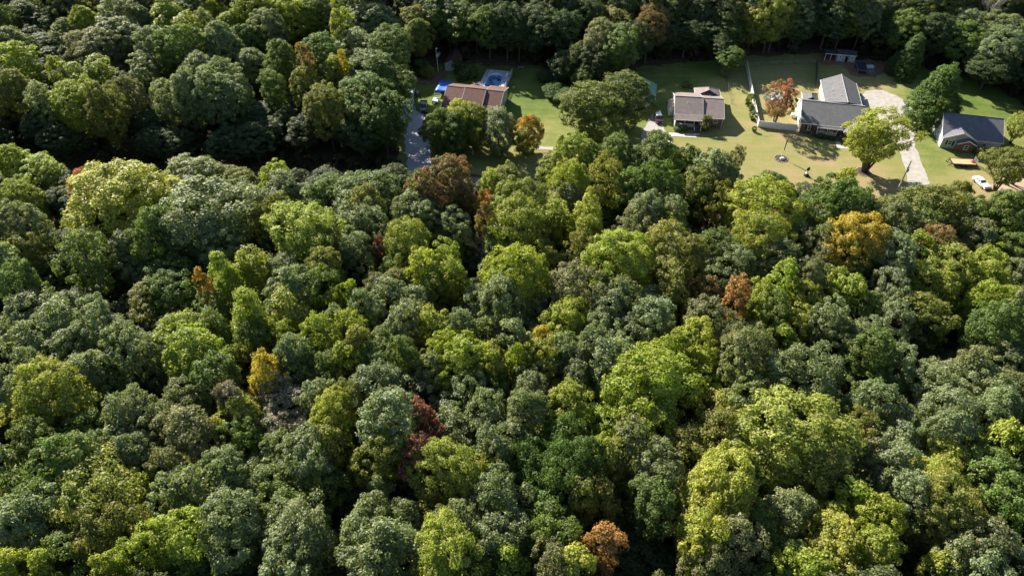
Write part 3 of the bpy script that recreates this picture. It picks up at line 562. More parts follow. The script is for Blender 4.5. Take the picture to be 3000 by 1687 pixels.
# blue-grey shed with two windows and doors ajar
M_BLUESIDE = lines_mat('blue_grey_siding', (.34, .42, .48), .25, axis='X', dark=.85); M_DKROOF = shingle('black_shingles', (.06, .06, .065))
s3 = thing('garden_shed', 'blue-grey shed with two white windows, open double doors and lean-to', 'shed', (98.0, 202.3, 0), R(-11))
for (x0, x1) in ((0, 1.9), (3.4, 5.3)): b = MB(); b.box(x0, x1, 0, .12, 0, 2.25); b.build('front_wall', M_BLUESIDE, s3)
b = MB(); b.box(0, .12, .121, 3.2, 0, 2.2); b.box(5.18, 5.3, .121, 3.2, 0, 2.2); b.box(.121, 5.179, 3.08, 3.2, 0, 2.2); b.box(1.901, 3.399, 0, .1, 2.05, 2.25); b.build('wall', M_BLUESIDE, s3)
b = MB(); b.box(.13, 5.17, .13, 3.07, .0, .1); b.build('floor', M_DOOR, s3)
roof_plate(s3, 'roof_slope', [(-.2, -.3, 2.3), (5.5, -.3, 2.3), (5.5, 1.6, 3.05), (-.2, 1.6, 3.05)], M_DKROOF, .1); roof_plate(s3, 'roof_slope', [(-.2, 1.6, 3.049), (5.5, 1.6, 3.049), (5.5, 3.5, 2.3), (-.2, 3.5, 2.3)], M_DKROOF, .1)
fascia(s3, (-.2, -.3, 2.3), (5.5, -.3, 2.3), .14)
window(s3, .95, 0, 1.0, .62, .9); window(s3, 4.35, 0, 1.0, .62, .9)
for x, sg in ((1.9, 1), (3.4, -1)):
    a = R(62); b = MB(); dx, dy = math.cos(a) * .74 * sg, -math.sin(a) * .74; nx, ny = -dy * .05, dx * .05
    b.prism([(x + nx, -.01 + ny), (x + dx + nx, dy + ny - .01), (x + dx - nx, dy - ny - .01), (x - nx, -.01 - ny)], .1, 2.0); b.build('door', M_BLUESIDE, s3)
roof_plate(s3, 'lean_to_roof', [(-3.6, -.3, 2.25), (-.21, -.3, 2.25), (-.21, 2.6, 2.35), (-3.6, 2.6, 2.35)], mat('dark_green_sheet', (.05, .07, .06), .7, .3), .07)
fascia(s3, (-3.6, -.3, 2.25), (-.21, -.3, 2.25), .12)
for x in (-3.4, -1.8): post(s3, x, -.15, 0, 2.15, .09)
# fenced dog run with coop
pn = thing('dog_run', 'low framed pen with dark mesh top beside the small grey coop', 'pen', (0, 0, 0))
P = [W('3', 1278, 255), W('3', 1300, 352), W('3', 1405, 368), W('3', 1390, 262)]; MW_ = mat('grey_timber', (.2, .19, .17), .8, .2); M_MESH = mat('dark_tarp', (.03, .035, .06), .7, .4, .8)
for i in range(4):
    a, c = P[i], P[(i + 1) % 4]; b = MB()
    b.tube([(*a, 1.2), (*c, 1.2)], .06, 5); b.build('rail', MW_, pn); b = MB(); b.tube([(*a, 0), (*a, 1.2)], .06, 5); b.build('post', MW_, pn)
b = MB(); b.slab([(*p, 1.17) for p in P], .03); b.build('mesh_top', M_MESH, pn)
cp = thing('chicken_coop', 'small coop with pale grey panel roof at the end of the dark pen', 'coop', (*W('3', 1450, 360), 0), R(-8))
b = MB(); b.box(-1.2, 1.2, -.2, 1.3, 0, 1.0); b.build('run', mat('wire_run', (.12, .14, .12), .8, .4, 8), cp)
roof_plate(cp, 'roof_panel', [(-1.0, 1.35, 1.4), (.9, 1.35, 1.6), (.9, 3.2, 1.6), (-1.0, 3.2, 1.4)], mat('grey_panel', (.42, .46, .5), .5, .15), .06)
b = MB(); b.box(-.9, .8, 1.4, 3.1, 0, 1.33); b.build('house', MW_, cp)
# boat covers / panels behind the cedar
tb = thing('panel_stack', 'three pale grey panels lying side by side beyond the tall cedar', 'panels', (*W('4', 838, 300), 0), R(-12))
for i in range(3):
    b = MB(); x = -1.75 + i * 1.2; b.slab([(x, -1.5, .75), (x + 1.05, -1.5, .75), (x + 1.15, 1.6, .95), (x + .1, 1.6, .95)], .07); b.build('panel', mat('grey_panel', (.42, .46, .5), .5, .15), tb)
b = MB(); b.box(-1.6, 1.8, -1.2, 1.2, 0, .66); b.build('frame', MW_, tb)
t = thing('rowing_boat', 'small upturned white boat at the far edge of the shaded lawn', 'boat', (*W('4', 1132, 312), 0), R(-8))
b = MB(); b.loft([[(x, y * w, z * h) for y, z in ((-.6, 0), (-.5, .35), (-.2, .5), (.2, .5), (.5, .35), (.6, 0))] for x, w, h in ((-1.3, .8, .9), (-.6, 1, 1), (.4, 1, 1), (1.0, .7, .9), (1.4, .1, .5))]); b.build('hull', M_TRIM, t, True); b = MB(); b.box(-1.2, 1.1, -.03, .03, .45, .56); b.build('keel', M_GREY, t)
# hidden building in the woods on the right
hw = thing('cabin', 'cabin with weathered grey roof glimpsed through the trees', 'house', (*at(2805, 925), 0), R(-14))
b = MB(); b.box(0, 9, 0, 6, 0, 2.6); b.build('wall', mat('dark_wood', (.05, .045, .05), .8, .2), hw)
MWR = lines_mat('weathered_metal', (.38, .38, .40), .5, axis='X', dark=.5)
roof_plate(hw, 'roof_slope', [(-.3, -.4, 2.7), (9.3, -.4, 2.7), (9.3, 3, 3.9), (-.3, 3, 3.9)], MWR, .1); roof_plate(hw, 'roof_slope', [(-.3, 3, 3.899), (9.3, 3, 3.899), (9.3, 6.4, 2.7), (-.3, 6.4, 2.7)], MWR, .1)
hw.location = (*at(2788, 985), 0)
cl = thing('bare_clearing_shed', 'small flat grey roofed hut among trees near the road', 'shed', (*at(2270, 655), 0), R(-8))
b = MB(); b.box(0, 2.8, 0, 2.4, 0, 2.5); b.build('wall', M_GREY, cl); b = MB(); b.box(.9, 1.8, -.05, -.003, .05, 2.0); b.build('door', M_DOOR, cl); roof_plate(cl, 'roof_panel', [(-.2, -.2, 2.6), (3.0, -.2, 2.6), (3.0, 2.6, 2.9), (-.2, 2.6, 2.9)], mat('grey_panel', (.42, .46, .5), .5, .15), .1)

# ---- vinyl fence and other fences of the fenced yard
fv = thing('vinyl_fence', 'tall white solid fence round the yard with the red tree', 'fence')
M_VINYL = mat('white_vinyl', (.80, .80, .80), .35, .03, 1)
def panel_fence(par, p, q, h, m, n, name='fence_panel', th=.05, gaps=None):
    p = Vector((*p, 0)); q = Vector((*q, 0)); d = (q - p).normalized(); nn = Vector((-d.y, d.x, 0)); L_ = (q - p).length
    for i in range(n + 1):
        c = p + (q - p) * i / n; b = MB(); b.box(c.x - .065, c.x + .065, c.y - .065, c.y + .065, 0, h + .08); b.build('fence_post', m, par)
        if i == n: break
        a = p + (q - p) * i / n + d * .07; e = p + (q - p) * (i + 1) / n - d * .07; b = MB()
        if gaps is None:
            pts = [a + nn * th / 2, e + nn * th / 2, e - nn * th / 2, a - nn * th / 2]; b.loft([[(v.x, v.y, .04) for v in pts], [(v.x, v.y, h - .08) for v in pts]])
            for z in (.15, h - .06): 
                pts = [a + nn * .05, e + nn * .05, e - nn * .05, a - nn * .05]; b.loft([[(v.x, v.y, z - .05) for v in pts], [(v.x, v.y, z + .05) for v in pts]])
        else:
            k = int((e - a).length / gaps)
            for j in range(k):
                c2 = a + (e - a) * (j + .5) / k; w = gaps * .33; pts = [c2 + d * w + nn * .02, c2 - d * w + nn * .02, c2 - d * w - nn * .02, c2 + d * w - nn * .02]
                b.loft([[(v.x, v.y, .05) for v in pts], [(v.x, v.y, h) for v in pts]])
            for z in (.35, h - .3): b.tube([tuple(a + Vector((0, 0, z))), tuple(e + Vector((0, 0, z)))], .04, 4)
        b.build(name, m, par)
panel_fence(fv, (69.9, 198.4), (65.1, 164.9), 1.85, M_VINYL, 14); panel_fence(fv, (65.3, 164.85), (74.6, 162.95), 1.85, M_VINYL, 4)
fr = thing('rail_fence', 'thin weathered rail fence along the woods behind the red tree yard', 'fence')
p, q = Vector((70.1, 198.9)), Vector((91.2, 200.9))
for i in range(10):
    c = p.lerp(q, i / 9); b = MB(); b.tube([(c.x, c.y, 0), (c.x, c.y, 1.25)], .06, 6); b.build('fence_post', MW_, fr)
    if i < 9:
        e = p.lerp(q, (i + 1) / 9)
        for z in (.45, .85, 1.15): b = MB(); b.tube([(c.x, c.y, z), (e.x, e.y, z)], .035, 5); b.build('rail', MW_, fr)
fp = thing('picket_fence', 'dark weathered picket fence running down to the rear wing corner', 'fence')
panel_fence(fp, (91.6, 200.6), (87.1, 186.6), 1.7, mat('dark_timber', (.07, .065, .06), .8, .3), 7, 'picket_panel', gaps=.2)
fl = thing('wire_fence', 'dark wire fence on posts between the two back lawns', 'fence')
pp = [W('2', 985, 215), W('2', 1010, 300), W('2', 1030, 400), W('2', 1062, 520)]
for i, c in enumerate(pp):
    b = MB(); b.tube([(*c, 0), (*c, 1.3)], .05, 5); b.build('fence_post', M_BLACK, fl)
    if i < 3:
        b = MB()
        for z in (.2, .5, .8, 1.1): b.tube([(*c, z), (*pp[i + 1], z)], .018, 4)
        b.build('wire', M_BLACK, fl)

# round pool by the red tree
rp = thing('round_pool', 'round above ground pool with teal rim under the red tree', 'pool', (73.2, 179.2, 0))
circ = lambda r, n=20: [(r * math.cos(2 * math.pi * k / n), r * math.sin(2 * math.pi * k / n)) for k in range(n)]
ring_wall(circ(2.75), circ(2.6), 0, 1.2).build('rim', mat('teal_rim', (.10, .30, .33), .4, .1), rp)
b = MB(); b.prism(circ(2.58), .1, 1.0); b.build('cover', water_mat('winter_pool_cover', (.20, .32, .33), (.55, .60, .60), 1.2), rp)
t = thing('propane_tank', 'white capsule tank by the side wall of the charcoal roofed house', 'gas tank', (*W('3', 636, 815), 0), R(-10))
b = MB(); b.tube([(-.95, 0, .75), (-.85, 0, .75), (.0, 0, .75), (.85, 0, .75), (.95, 0, .75)], [.2, .48, .5, .48, .2], 14); b.build('tank', M_TRIM, t, True)
for x in (-.55, .55): b = MB(); b.box(x - .08, x + .08, -.3, .3, 0, .3); b.build('foot', M_GREY, t)
b = MB(); b.tube([(0, 0, 1.2), (0, 0, 1.42)], .14, 8); b.build('valve_cap', M_TRIM, t)
t = thing('propane_tank', 'white capsule tank in deep shade at the wood edge by the light pole', 'gas tank', (*W('1', 414, 172), 0), R(75))
b = MB(); b.tube([(-1.1, 0, .75), (-1, 0, .75), (.0, 0, .75), (1, 0, .75), (1.1, 0, .75)], [.2, .48, .5, .48, .2], 14); b.build('tank', M_TRIM, t, True)
for x in (-.55, .55): b = MB(); b.box(x - .08, x + .08, -.3, .3, 0, .3); b.build('foot', M_GREY, t)

# ---- poles
t = thing('light_pole', 'slim pale pole with a lamp beside the grey gabled shed', 'light pole', (-21.8, 195.5, 0))
b = MB(); b.tube([(0, 0, 0), (-.1, .1, 4), (-.3, .2, 7.3)], [.14, .12, .09], 8); b.build('pole', mat('grey_pole', (.42, .38, .33), .8, .15), t)
b = MB(); b.tube([(-.3, .2, 7.2), (0.1, -.35, 7.5)], .04, 5); b.build('arm', M_GREY, t); b = MB(); b.tube([(.1, -.35, 7.3), (.1, -.35, 7.6)], [.16, .1], 8); b.build('lamp', M_TRIM, t)
t = thing('utility_pole', 'weathered grey utility pole leaning beside the long pale driveway', 'utility pole', (91.0, 136.6, 0))
b = MB(); b.tube([(0, 0, 0), (.1, .05, 4), (.15, .1, 8.2)], [.17, .15, .12], 9); b.build('pole', mat('silver_timber', (.5, .48, .45), .8, .12, 4), t)
b = MB(); b.box(-.25, .55, -.05, .05, 6.4, 6.5); b.build('crossarm', MW_, t); b = MB(); b.tube([(.35, 0, 5.3), (.35, 0, 6.1)], .2, 10); b.build('transformer', mat('grey_drum', (.32, .33, .34), .5), t)
# flagpole in its stone bed
fb = thing('stone_bed', 'round bed of stones and dark mulch at the foot of the flagpole', 'flower bed', (67.2, 150.0, 0))
M_MULCH = mat('mulch', (.07, .05, .045), .95, .4, 3, bump=.5)
b = MB(); b.loft([[(x * r, y * r, z) for x, y in circ(1)] for r, z in ((1.55, 0), (1.5, .08), (1.2, .14))]); b.build('mulch', M_MULCH, fb)
for i in range(22):
    a = i * 2 * math.pi / 22; r = .16 + .05 * math.sin(i * 3.3); b = MB(); x, y = 1.6 * math.cos(a), 1.6 * math.sin(a)
    b.loft([[(x + r * s * math.cos(t), y + r * s * math.sin(t), z) for t in [k * math.pi / 3 for k in range(6)]] for s, z in ((.9, 0), (1, .1), (.5, .2))]); b.build('stone', mat('rubble_stone', (.38, .33, .31), .9, .25, 3), fb)
b = MB(); b.loft([[(.1 + .75 * s * math.cos(t), -.5 + .45 * s * math.sin(t), z) for t in [k * math.pi / 4 for k in range(8)]] for s, z in ((1, .1), (.95, .45), (.55, .7))]); b.build('boulder', mat('pale_boulder', (.62, .58, .54), .9, .12, 2), fb)
fg = thing('flagpole', 'white flagpole with a limp dark flag on the front lawn', 'flagpole', (67.4, 150.45, .1))
b = MB(); b.tube([(0, 0, 0), (0, 0, 5.4)], [.05, .03], 8); b.build('pole', M_TRIM, fg); b = MB(); b.tube([(0, 0, 5.4), (0, 0, 5.46), (0, 0, 5.56), (0, 0, 5.6)], [.02, .09, .09, .02], 8); b.build('finial', mat('gold', (.7, .5, .15), .3, metal=.8), fg)
b = MB(); vs = []
for i in range(9):
    for j, t_ in enumerate((0, .09, .18, .26)): vs.append((.04 + t_ * (1 - .3 * i / 8), .07 * math.sin(j * 2.2 + i * .5), 4.9 - i * .34 - t_ * .9))
b.add(vs, [(i * 4 + j, i * 4 + j + 1, i * 4 + j + 5, i * 4 + j + 4) for i in range(8) for j in range(3)]); f = b.build('flag', mat('dark_flag', (.04, .03, .05), .8, .3, 3), fg)
f.modifiers.new('thick', 'SOLIDIFY').thickness = .03
og = thing('lawn_ornament', 'black round ornament on a white pedestal alone on the dry lawn', 'lawn ornament', (71.3, 142.7, 0), R(30))
b = MB(); b.loft([[(x * r, y * r, z) for x, y in circ(1, 12)] for r, z in ((.62, 0), (.66, .25), (.5, .5), (.2, .6))]); b.build('base', mat('dark_base', (.05, .04, .045), .8, .3), og)
b = MB(); b.loft([[(x * r - .1, y * r, z) for x, y in circ(1, 10)] for r, z in ((.3, .61), (.34, .8), (.12, .95), (.06, 1.5))]); b.build('pedestal', M_TRIM, og)
b = MB(); b.loft([[(.05 + .5 * math.sin(a) * math.cos(t), .5 * math.sin(a) * math.sin(t) * .7, 1.9 - .5 * math.cos(a)) for t in [k * math.pi / 6 for k in range(12)]] for a in [.15 + k * 2.84 / 7 for k in range(8)]]); b.build('globe', mat('black_globe', (.02, .015, .02), .5, .2), og, True)
# mulch ring of the maple
mr_ = thing('mulch_ring', 'dark mulch ring with a stone edge round the big yard maple', 'flower bed', (85.7, 144.3, 0))
b = MB(); b.loft([[(x * r, y * r, z) for x, y in circ(1)] for r, z in ((1.75, 0), (1.7, .1), (1.2, .18))]); b.build('mulch', M_MULCH, mr_)
ring_wall(circ(1.9), circ(1.76), 0, .14).build('edging', mat('rubble_stone', (.38, .33, .31), .9, .25, 3), mr_)
# blue tarpaulin on a frame
tp = thing('tarp_shelter', 'bright blue tarpaulin stretched over a frame beside the brown roof', 'tarpaulin')
cs = [W('1', 432, 412, 1.7), W('1', 578, 432, 1.7), W('1', 575, 545, 1.7), W('1', 372, 530, 1.6)]; b = MB(); n = 10; vs = []
for i in range(n + 1):
    for j in range(n + 1):
        u, v = i / n, j / n; x = (1 - v) * ((1 - u) * cs[0][0] + u * cs[1][0]) + v * ((1 - u) * cs[3][0] + u * cs[2][0]); y = (1 - v) * ((1 - u) * cs[0][1] + u * cs[1][1]) + v * ((1 - u) * cs[3][1] + u * cs[2][1])
        vs.append((x, y, 1.75 + .35 * math.sin(math.pi * u) * math.sin(math.pi * v) + .09 * math.sin(7 * u + 3 * v) + .05 * math.sin(17 * v + 5 * u) - (.25 if i in (0, n) or j in (0, n) else 0)))
b.add(vs, [(i * (n + 1) + j, (i + 1) * (n + 1) + j, (i + 1) * (n + 1) + j + 1, i * (n + 1) + j + 1) for i in range(n) for j in range(n)])
o = b.build('sheet', mat('blue_tarp', (.015, .13, .62), .35, .2, 1.5, spec=.5), tp, True); o.modifiers.new('thick', 'SOLIDIFY').thickness = .02
for c in cs: b = MB(); b.tube([(*c, 0), (*c, 1.5)], .04, 5); b.build('post', M_GREY, tp)

# ---- vehicles
M_TYRE = mat('tyre', (.02, .02, .02), .9, .2); M_RIM = mat('rim', (.45, .45, .46), .3, .1, metal=.6)
def wheel(par, x, y, r=.34, w=.22):
    b = MB(); b.tube([(x - w / 2, y, r), (x + w / 2, y, r)], r, 14); t = b.build('wheel', M_TYRE, par)
    s = 1 if x > 0 else -1; b = MB(); b.tube([(x + s * w / 2, y, r), (x + s * (w / 2 + .02), y, r)], r * .6, 10); b.build('rim', M_RIM, t)
def car(name, label, cat, loc, rz, prof, cabin, paint, W_=1.8, wr=.34, wy=(-1.4, 1.35), top=None, glassm=None, bed=None, L_=None):
    """nose towards -y. prof: (y, z) line of bonnet/boot height; cabin: y0,y1 at belt, y2,y3 at roof, belt z, roof z"""
    t = thing(name, label, cat, loc, rz); hw_ = W_ / 2; b = MB(); rings = []
    for y, z, k in prof:
        w = hw_ * k; rings.append([(-w * .93, y, .28), (-w, y, .45), (-w, y, z - .16), (-w * .9, y, z), (w * .9, y, z), (w, y, z - .16), (w, y, .45), (w * .93, y, .28)])
    b.loft(rings); b.build('body', paint, t)
    y0, y1, y2, y3, zb, zt = cabin; w0, w1 = hw_ * .9, hw_ * .74
    lo = [(-w0, y0, zb), (w0, y0, zb), (w0, y1, zb), (-w0, y1, zb)]; hi = [(-w1, y2, zt - .06), (w1, y2, zt - .06), (w1, y3, zt - .06), (-w1, y3, zt - .06)]
    b = MB(); b.loft([lo, hi]); b.build('windscreen_glass', glassm or glass_mat(), t)
    b = MB(); e = .05; b.loft([[(-w1 - e, y2 - e, zt - .06), (w1 + e, y2 - e, zt - .06), (w1 + e, y3 + e, zt - .06), (-w1 - e, y3 + e, zt - .06)], [(-w1 + .05, y2 + .08, zt), (w1 - .05, y2 + .08, zt), (w1 - .05, y3 - .08, zt), (-w1 + .05, y3 - .08, zt)]]); b.build('roof', top or paint, t)
    b = MB()
    for (a, c) in ((lo[0], hi[0]), (lo[1], hi[1]), (lo[2], hi[2]), (lo[3], hi[3])): b.tube([a, c], .05, 4)
    for sx in (-1, 1): ym = (y0 + y1) / 2; b.tube([(sx * w0, ym, zb), (sx * w1, (y2 + y3) / 2, zt - .06)], .045, 4)
    b.build('pillars', paint, t)
    for x in (-hw_ + .06, hw_ - .06):
        for y in wy: wheel(t, x, y, wr)
    yn = prof[0][0]
    for sx in (-1, 1): b = MB(); b.box(sx * hw_ * .7 - .18, sx * hw_ * .7 + .18, yn - .03, yn + .05, prof[0][1] - .2, prof[0][1] - .05); b.build('headlight', mat('lamp_glass', (.7, .72, .75), .1), t)
    ye = prof[-1][0]
    for sx in (-1, 1): b = MB(); b.box(sx * hw_ * .75 - .14, sx * hw_ * .75 + .14, ye - .05, ye + .03, prof[-1][1] - .22, prof[-1][1] - .06); b.build('tail_light', mat('red_lamp', (.35, .01, .01), .2), t)
    b = MB(); b.box(-hw_ * .95, hw_ * .95, yn - .1, yn + .02, .32, .5); b.build('bumper', paint, t)
    for sx in (-1, 1): b = MB(); b.box(sx * (hw_ + .1) - .09, sx * (hw_ + .1) + .09, y0 + .25, y0 + .4, zb - .02, zb + .14); b.build('mirror', paint, t)
    if bed:
        b = MB(); b.box(-hw_ * .82, hw_ * .82, bed[0], bed[1], bed[2] - .05, bed[2] + .012); b.build('truck_bed', M_BLACK, t)
    return t
SEDAN = [(-2.3, .62, .86), (-2.1, .78, .95), (-1.0, .92, 1), (0, .95, 1), (1.4, .97, 1), (2.1, .95, .95), (2.3, .85, .88)]
SUV = [(-2.35, .8, .9), (-2.15, .98, .97), (-1.1, 1.08, 1), (.5, 1.1, 1), (2.0, 1.1, 1), (2.3, 1.05, .95)]
M_WHITE = mat('white_car_paint', (.80, .80, .81), .18, .02, 1, spec=.6); M_SILV = mat('silver_paint', (.62, .63, .62), .25, .05, 1, metal=.4); M_BLK = mat('black_car_paint', (.02, .021, .024), .2, .05, 1, spec=.6)
car('parked_car', 'white coupe parked on the dry lawn beside the yard trees', 'car', (111.85, 139.1, 0), R(11), SEDAN, (-.75, 1.55, .0, .95, .93, 1.3), M_WHITE, 1.85)
car('parked_car', 'white sport utility with roof rack, dark bonnet in front, on the gravel drive', 'car', (39.2, 168.3, 0), R(2), SUV, (-1.0, 2.2, -.45, 1.9, 1.08, 1.75), mat('dark_plum_paint', (.06, .035, .04), .2, .1, 1), 1.92, .38, top=M_WHITE)
t = car('parked_car', 'silver sport utility parked bonnet first in the shaded drive', 'car', (-28.1, 176.3, 0), R(3), SUV, (-1.05, 2.2, -.5, 1.9, 1.08, 1.8), M_SILV, 1.95, .38)
car('parked_pickup', 'black pickup truck on the shaded drive beside the leafy trees', 'pickup truck', (-24.2, 174.3, 0), R(4), [(-2.7, .9, .9), (-2.5, 1.05, .97), (-1.2, 1.12, 1), (2.6, 1.12, 1), (2.75, 1.1, .97)], (-1.2, .9, -.7, .7, 1.1, 1.8), M_BLK, 1.95, .4, (-1.75, 1.7), bed=(1.0, 2.6, 1.12))
ct = thing('covered_trailer', 'rounded olive grey covered trailer behind the silver parked car', 'trailer', (-28.7, 182.6, 0), R(3))
b = MB(); b.loft([[(x * w, y, z * h + .35) for x, z in ((-1.15, 0), (-1.15, .9), (-.85, 1.25), (.85, 1.25), (1.15, .9), (1.15, 0))] for y, w, h in ((-2.9, .95, .95), (-2.7, 1, 1), (1.8, 1, 1), (2.6, .8, .9), (2.9, .5, .6))]); b.build('cover', mat('olive_grey_canvas', (.34, .37, .34), .7, .15), ct)
for x in (-1.1, 1.1): wheel(ct, x, -.6, .33)
b = MB(); b.tube([(0, -2.9, .45), (0, -3.7, .45)], .06, 5); b.build('hitch', M_BLACK, ct)
at_ = thing('quad_bike', 'dark quad bike on the grass beside the covered trailer', 'quad bike', (-26.5, 181.4, 0), R(10))
b = MB(); b.box(-.3, .3, -.8, .8, .5, .85, .1); b.build('body', M_BLK, at_); b = MB(); b.box(-.2, .2, -.1, .6, .86, 1.0, .05); b.build('seat', M_BLACK, at_)
for x in (-.5, .5):
    for y in (-.65, .65): wheel(at_, x, y, .3, .24)
b = MB(); b.tube([(-.4, -.35, 1.15), (0, -.4, 1.0), (.4, -.35, 1.15)], .03, 5); b.build('handlebar', M_GREY, at_); b = MB(); b.box(-.45, .45, .75, 1.1, .84, .9); b.build('rack', M_GREY, at_)
ut = thing('utility_cart', 'pale blue utility cart by the corner of the brown roof', 'cart', (*W('1', 385, 655), 0), R(-6))
b = MB(); b.box(-.8, .8, -1.0, 1.3, .5, .85, .06); b.build('cargo_box', mat('pale_blue_paint', (.45, .55, .62), .4, .1), ut); b = MB(); b.slab([(-.75, 1.35, 1.75), (.75, 1.35, 1.75), (.75, 2.1, 1.8), (-.75, 2.1, 1.8)], .06); b.build('canopy', M_BLACK, ut)
for x in (-.7, .7):
    for y in (-.7, 1.0): wheel(ut, x, y, .28, .18)
    b = MB(); b.tube([(x, 1.5, .8), (x, 1.5, 1.7)], .03, 4); b.build('post', M_GREY, ut)
# flatbed trailer
tr = thing('flatbed_trailer', 'flatbed trailer with sunlit plank deck in front of the brick gable', 'trailer', (111.2, 147.55, 0), R(-5))
MPL = mat('plank_wood', (.58, .38, .20), .8, .22, 2, stretch=(.3, 3, 1), detail=6)
for i in range(9): b = MB(); y = -1.15 + i * .255; b.box(-2.7, 2.7, y, y + .235, .78, .83); b.build('plank', MPL, tr)
b = MB(); b.box(-2.85, 2.85, -1.27, -1.17, .62, .88); b.box(-2.85, 2.85, 1.16, 1.26, .62, .88); b.box(-2.85, -2.72, -1.16, 1.15, .62, .88); b.box(2.72, 2.85, -1.16, 1.15, .62, .88); b.build('frame', M_BLK, tr)
b = MB(); b.tube([(-2.85, -1.0, .7), (-4.1, 0, .65)], .07, 5); b.tube([(-2.85, 1.0, .7), (-4.1, 0, .65)], .07, 5); b.tube([(-3.5, 0, .1), (-3.5, 0, 1.3)], .05, 5); b.build('hitch', M_BLK, tr)
for y in (-1.45, 1.45):
    for x in (-.45, .45): b = MB(); b.tube([(x, y - .11, .36), (x, y + .11, .36)], .36, 12); w_ = b.build('wheel', M_TYRE, tr)
    b = MB(); b.box(-.9, .9, y - .15, y + .15, .74, .79); b.build('mudguard', M_BLK, tr)
for y in (-.8, -.3, .3, .8): b = MB(); b.slab([(2.9, y - .12, 1.9), (2.98, y - .12, 1.9), (2.98, y + .12, 1.9), (2.9, y + .12, 1.9)], 1.1); b.build('ramp', MW_, tr)
t = thing('red_toolbox', 'red machine parts lying at the tail of the plank trailer deck', 'toolbox', (113.4, 147.4, .83), R(-5))
b = MB(); b.box(-.3, .3, -.5, .3, 0, .25, .04); b.build('case', mat('red_paint', (.5, .06, .04), .4), t); b = MB(); b.tube([(-.2, -.1, .3), (.2, -.1, .3)], .04, 5); b.build('handle', M_BLACK, t)
t = thing('garden_bench', 'pale plank bench on the grass at the wood edge', 'bench', (*W('1', 1290, 292), 0), R(-3))
b = MB(); b.box(-.8, .8, -.2, .2, .42, .47); b.build('seat', M_GREY, t)
for x in (-.7, .7): b = MB(); b.box(x - .05, x + .05, -.18, .18, 0, .42); b.build('leg', M_GREY, t)
# old birdbath-like white urn on the lawn by the front row of trees
t = thing('garden_urn', 'small white urn on the lawn edge in front of the round trees', 'urn', (*at(1677, 430), 0))
b = MB(); b.loft([[(x * r, y * r, z) for x, y in circ(1, 12)] for r, z in ((.35, 0), (.3, .1), (.14, .25), (.14, .5), (.5, .8), (.6, .95), (.45, .9))]); b.build('bowl', M_TRIM, t)
# ================================================================== TREES
PAL = {  # leaf colour, turned-leaf colour, how far turned, sheen, words
 's': ((.108, .142, .052), (.170, .195, .092), .25, .60, 'grey-green'), 'g': ((.082, .122, .026), (.125, .165, .036), .15, .40, 'mid green'),
 'd': ((.048, .075, .026), (.080, .105, .032), .05, .36, 'dark green'), 'o': ((.120, .142, .030), (.180, .170, .038), .20, .38, 'olive green'),
 'l': ((.160, .205, .028), (.230, .250, .036), .25, .40, 'lime green'), 'n': ((.185, .215, .038), (.270, .270, .055), .25, .42, 'yellow-green'),
 'y': ((.220, .205, .032), (.370, .260, .035), .40, .35, 'golden yellow'), 'a': ((.170, .135, .040), (.310, .170, .060), .45, .30, 'orange'),
 'r': ((.150, .130, .036), (.360, .105, .065), .35, .30, 'red'), 'b': ((.125, .120, .036), (.210, .115, .055), .30, .30, 'russet'),
 'k': ((.115, .135, .050), (.165, .165, .080), .25, .42, 'khaki'), 'm': ((.130, .135, .075), (.200, .175, .135), .35, .55, 'mauve grey'),
 'O': ((.098, .128, .034), (.150, .160, .042), .15, .42, 'olive green'),
 'w': ((.120, .070, .045), (.210, .085, .075), .45, .35, 'maroon'), 'c': ((.062, .105, .024), (.095, .140, .032), .20, .35, 'deep green'),
 'v': ((.055, .098, .018), (.080, .125, .024), .20, .45, 'vivid green')}
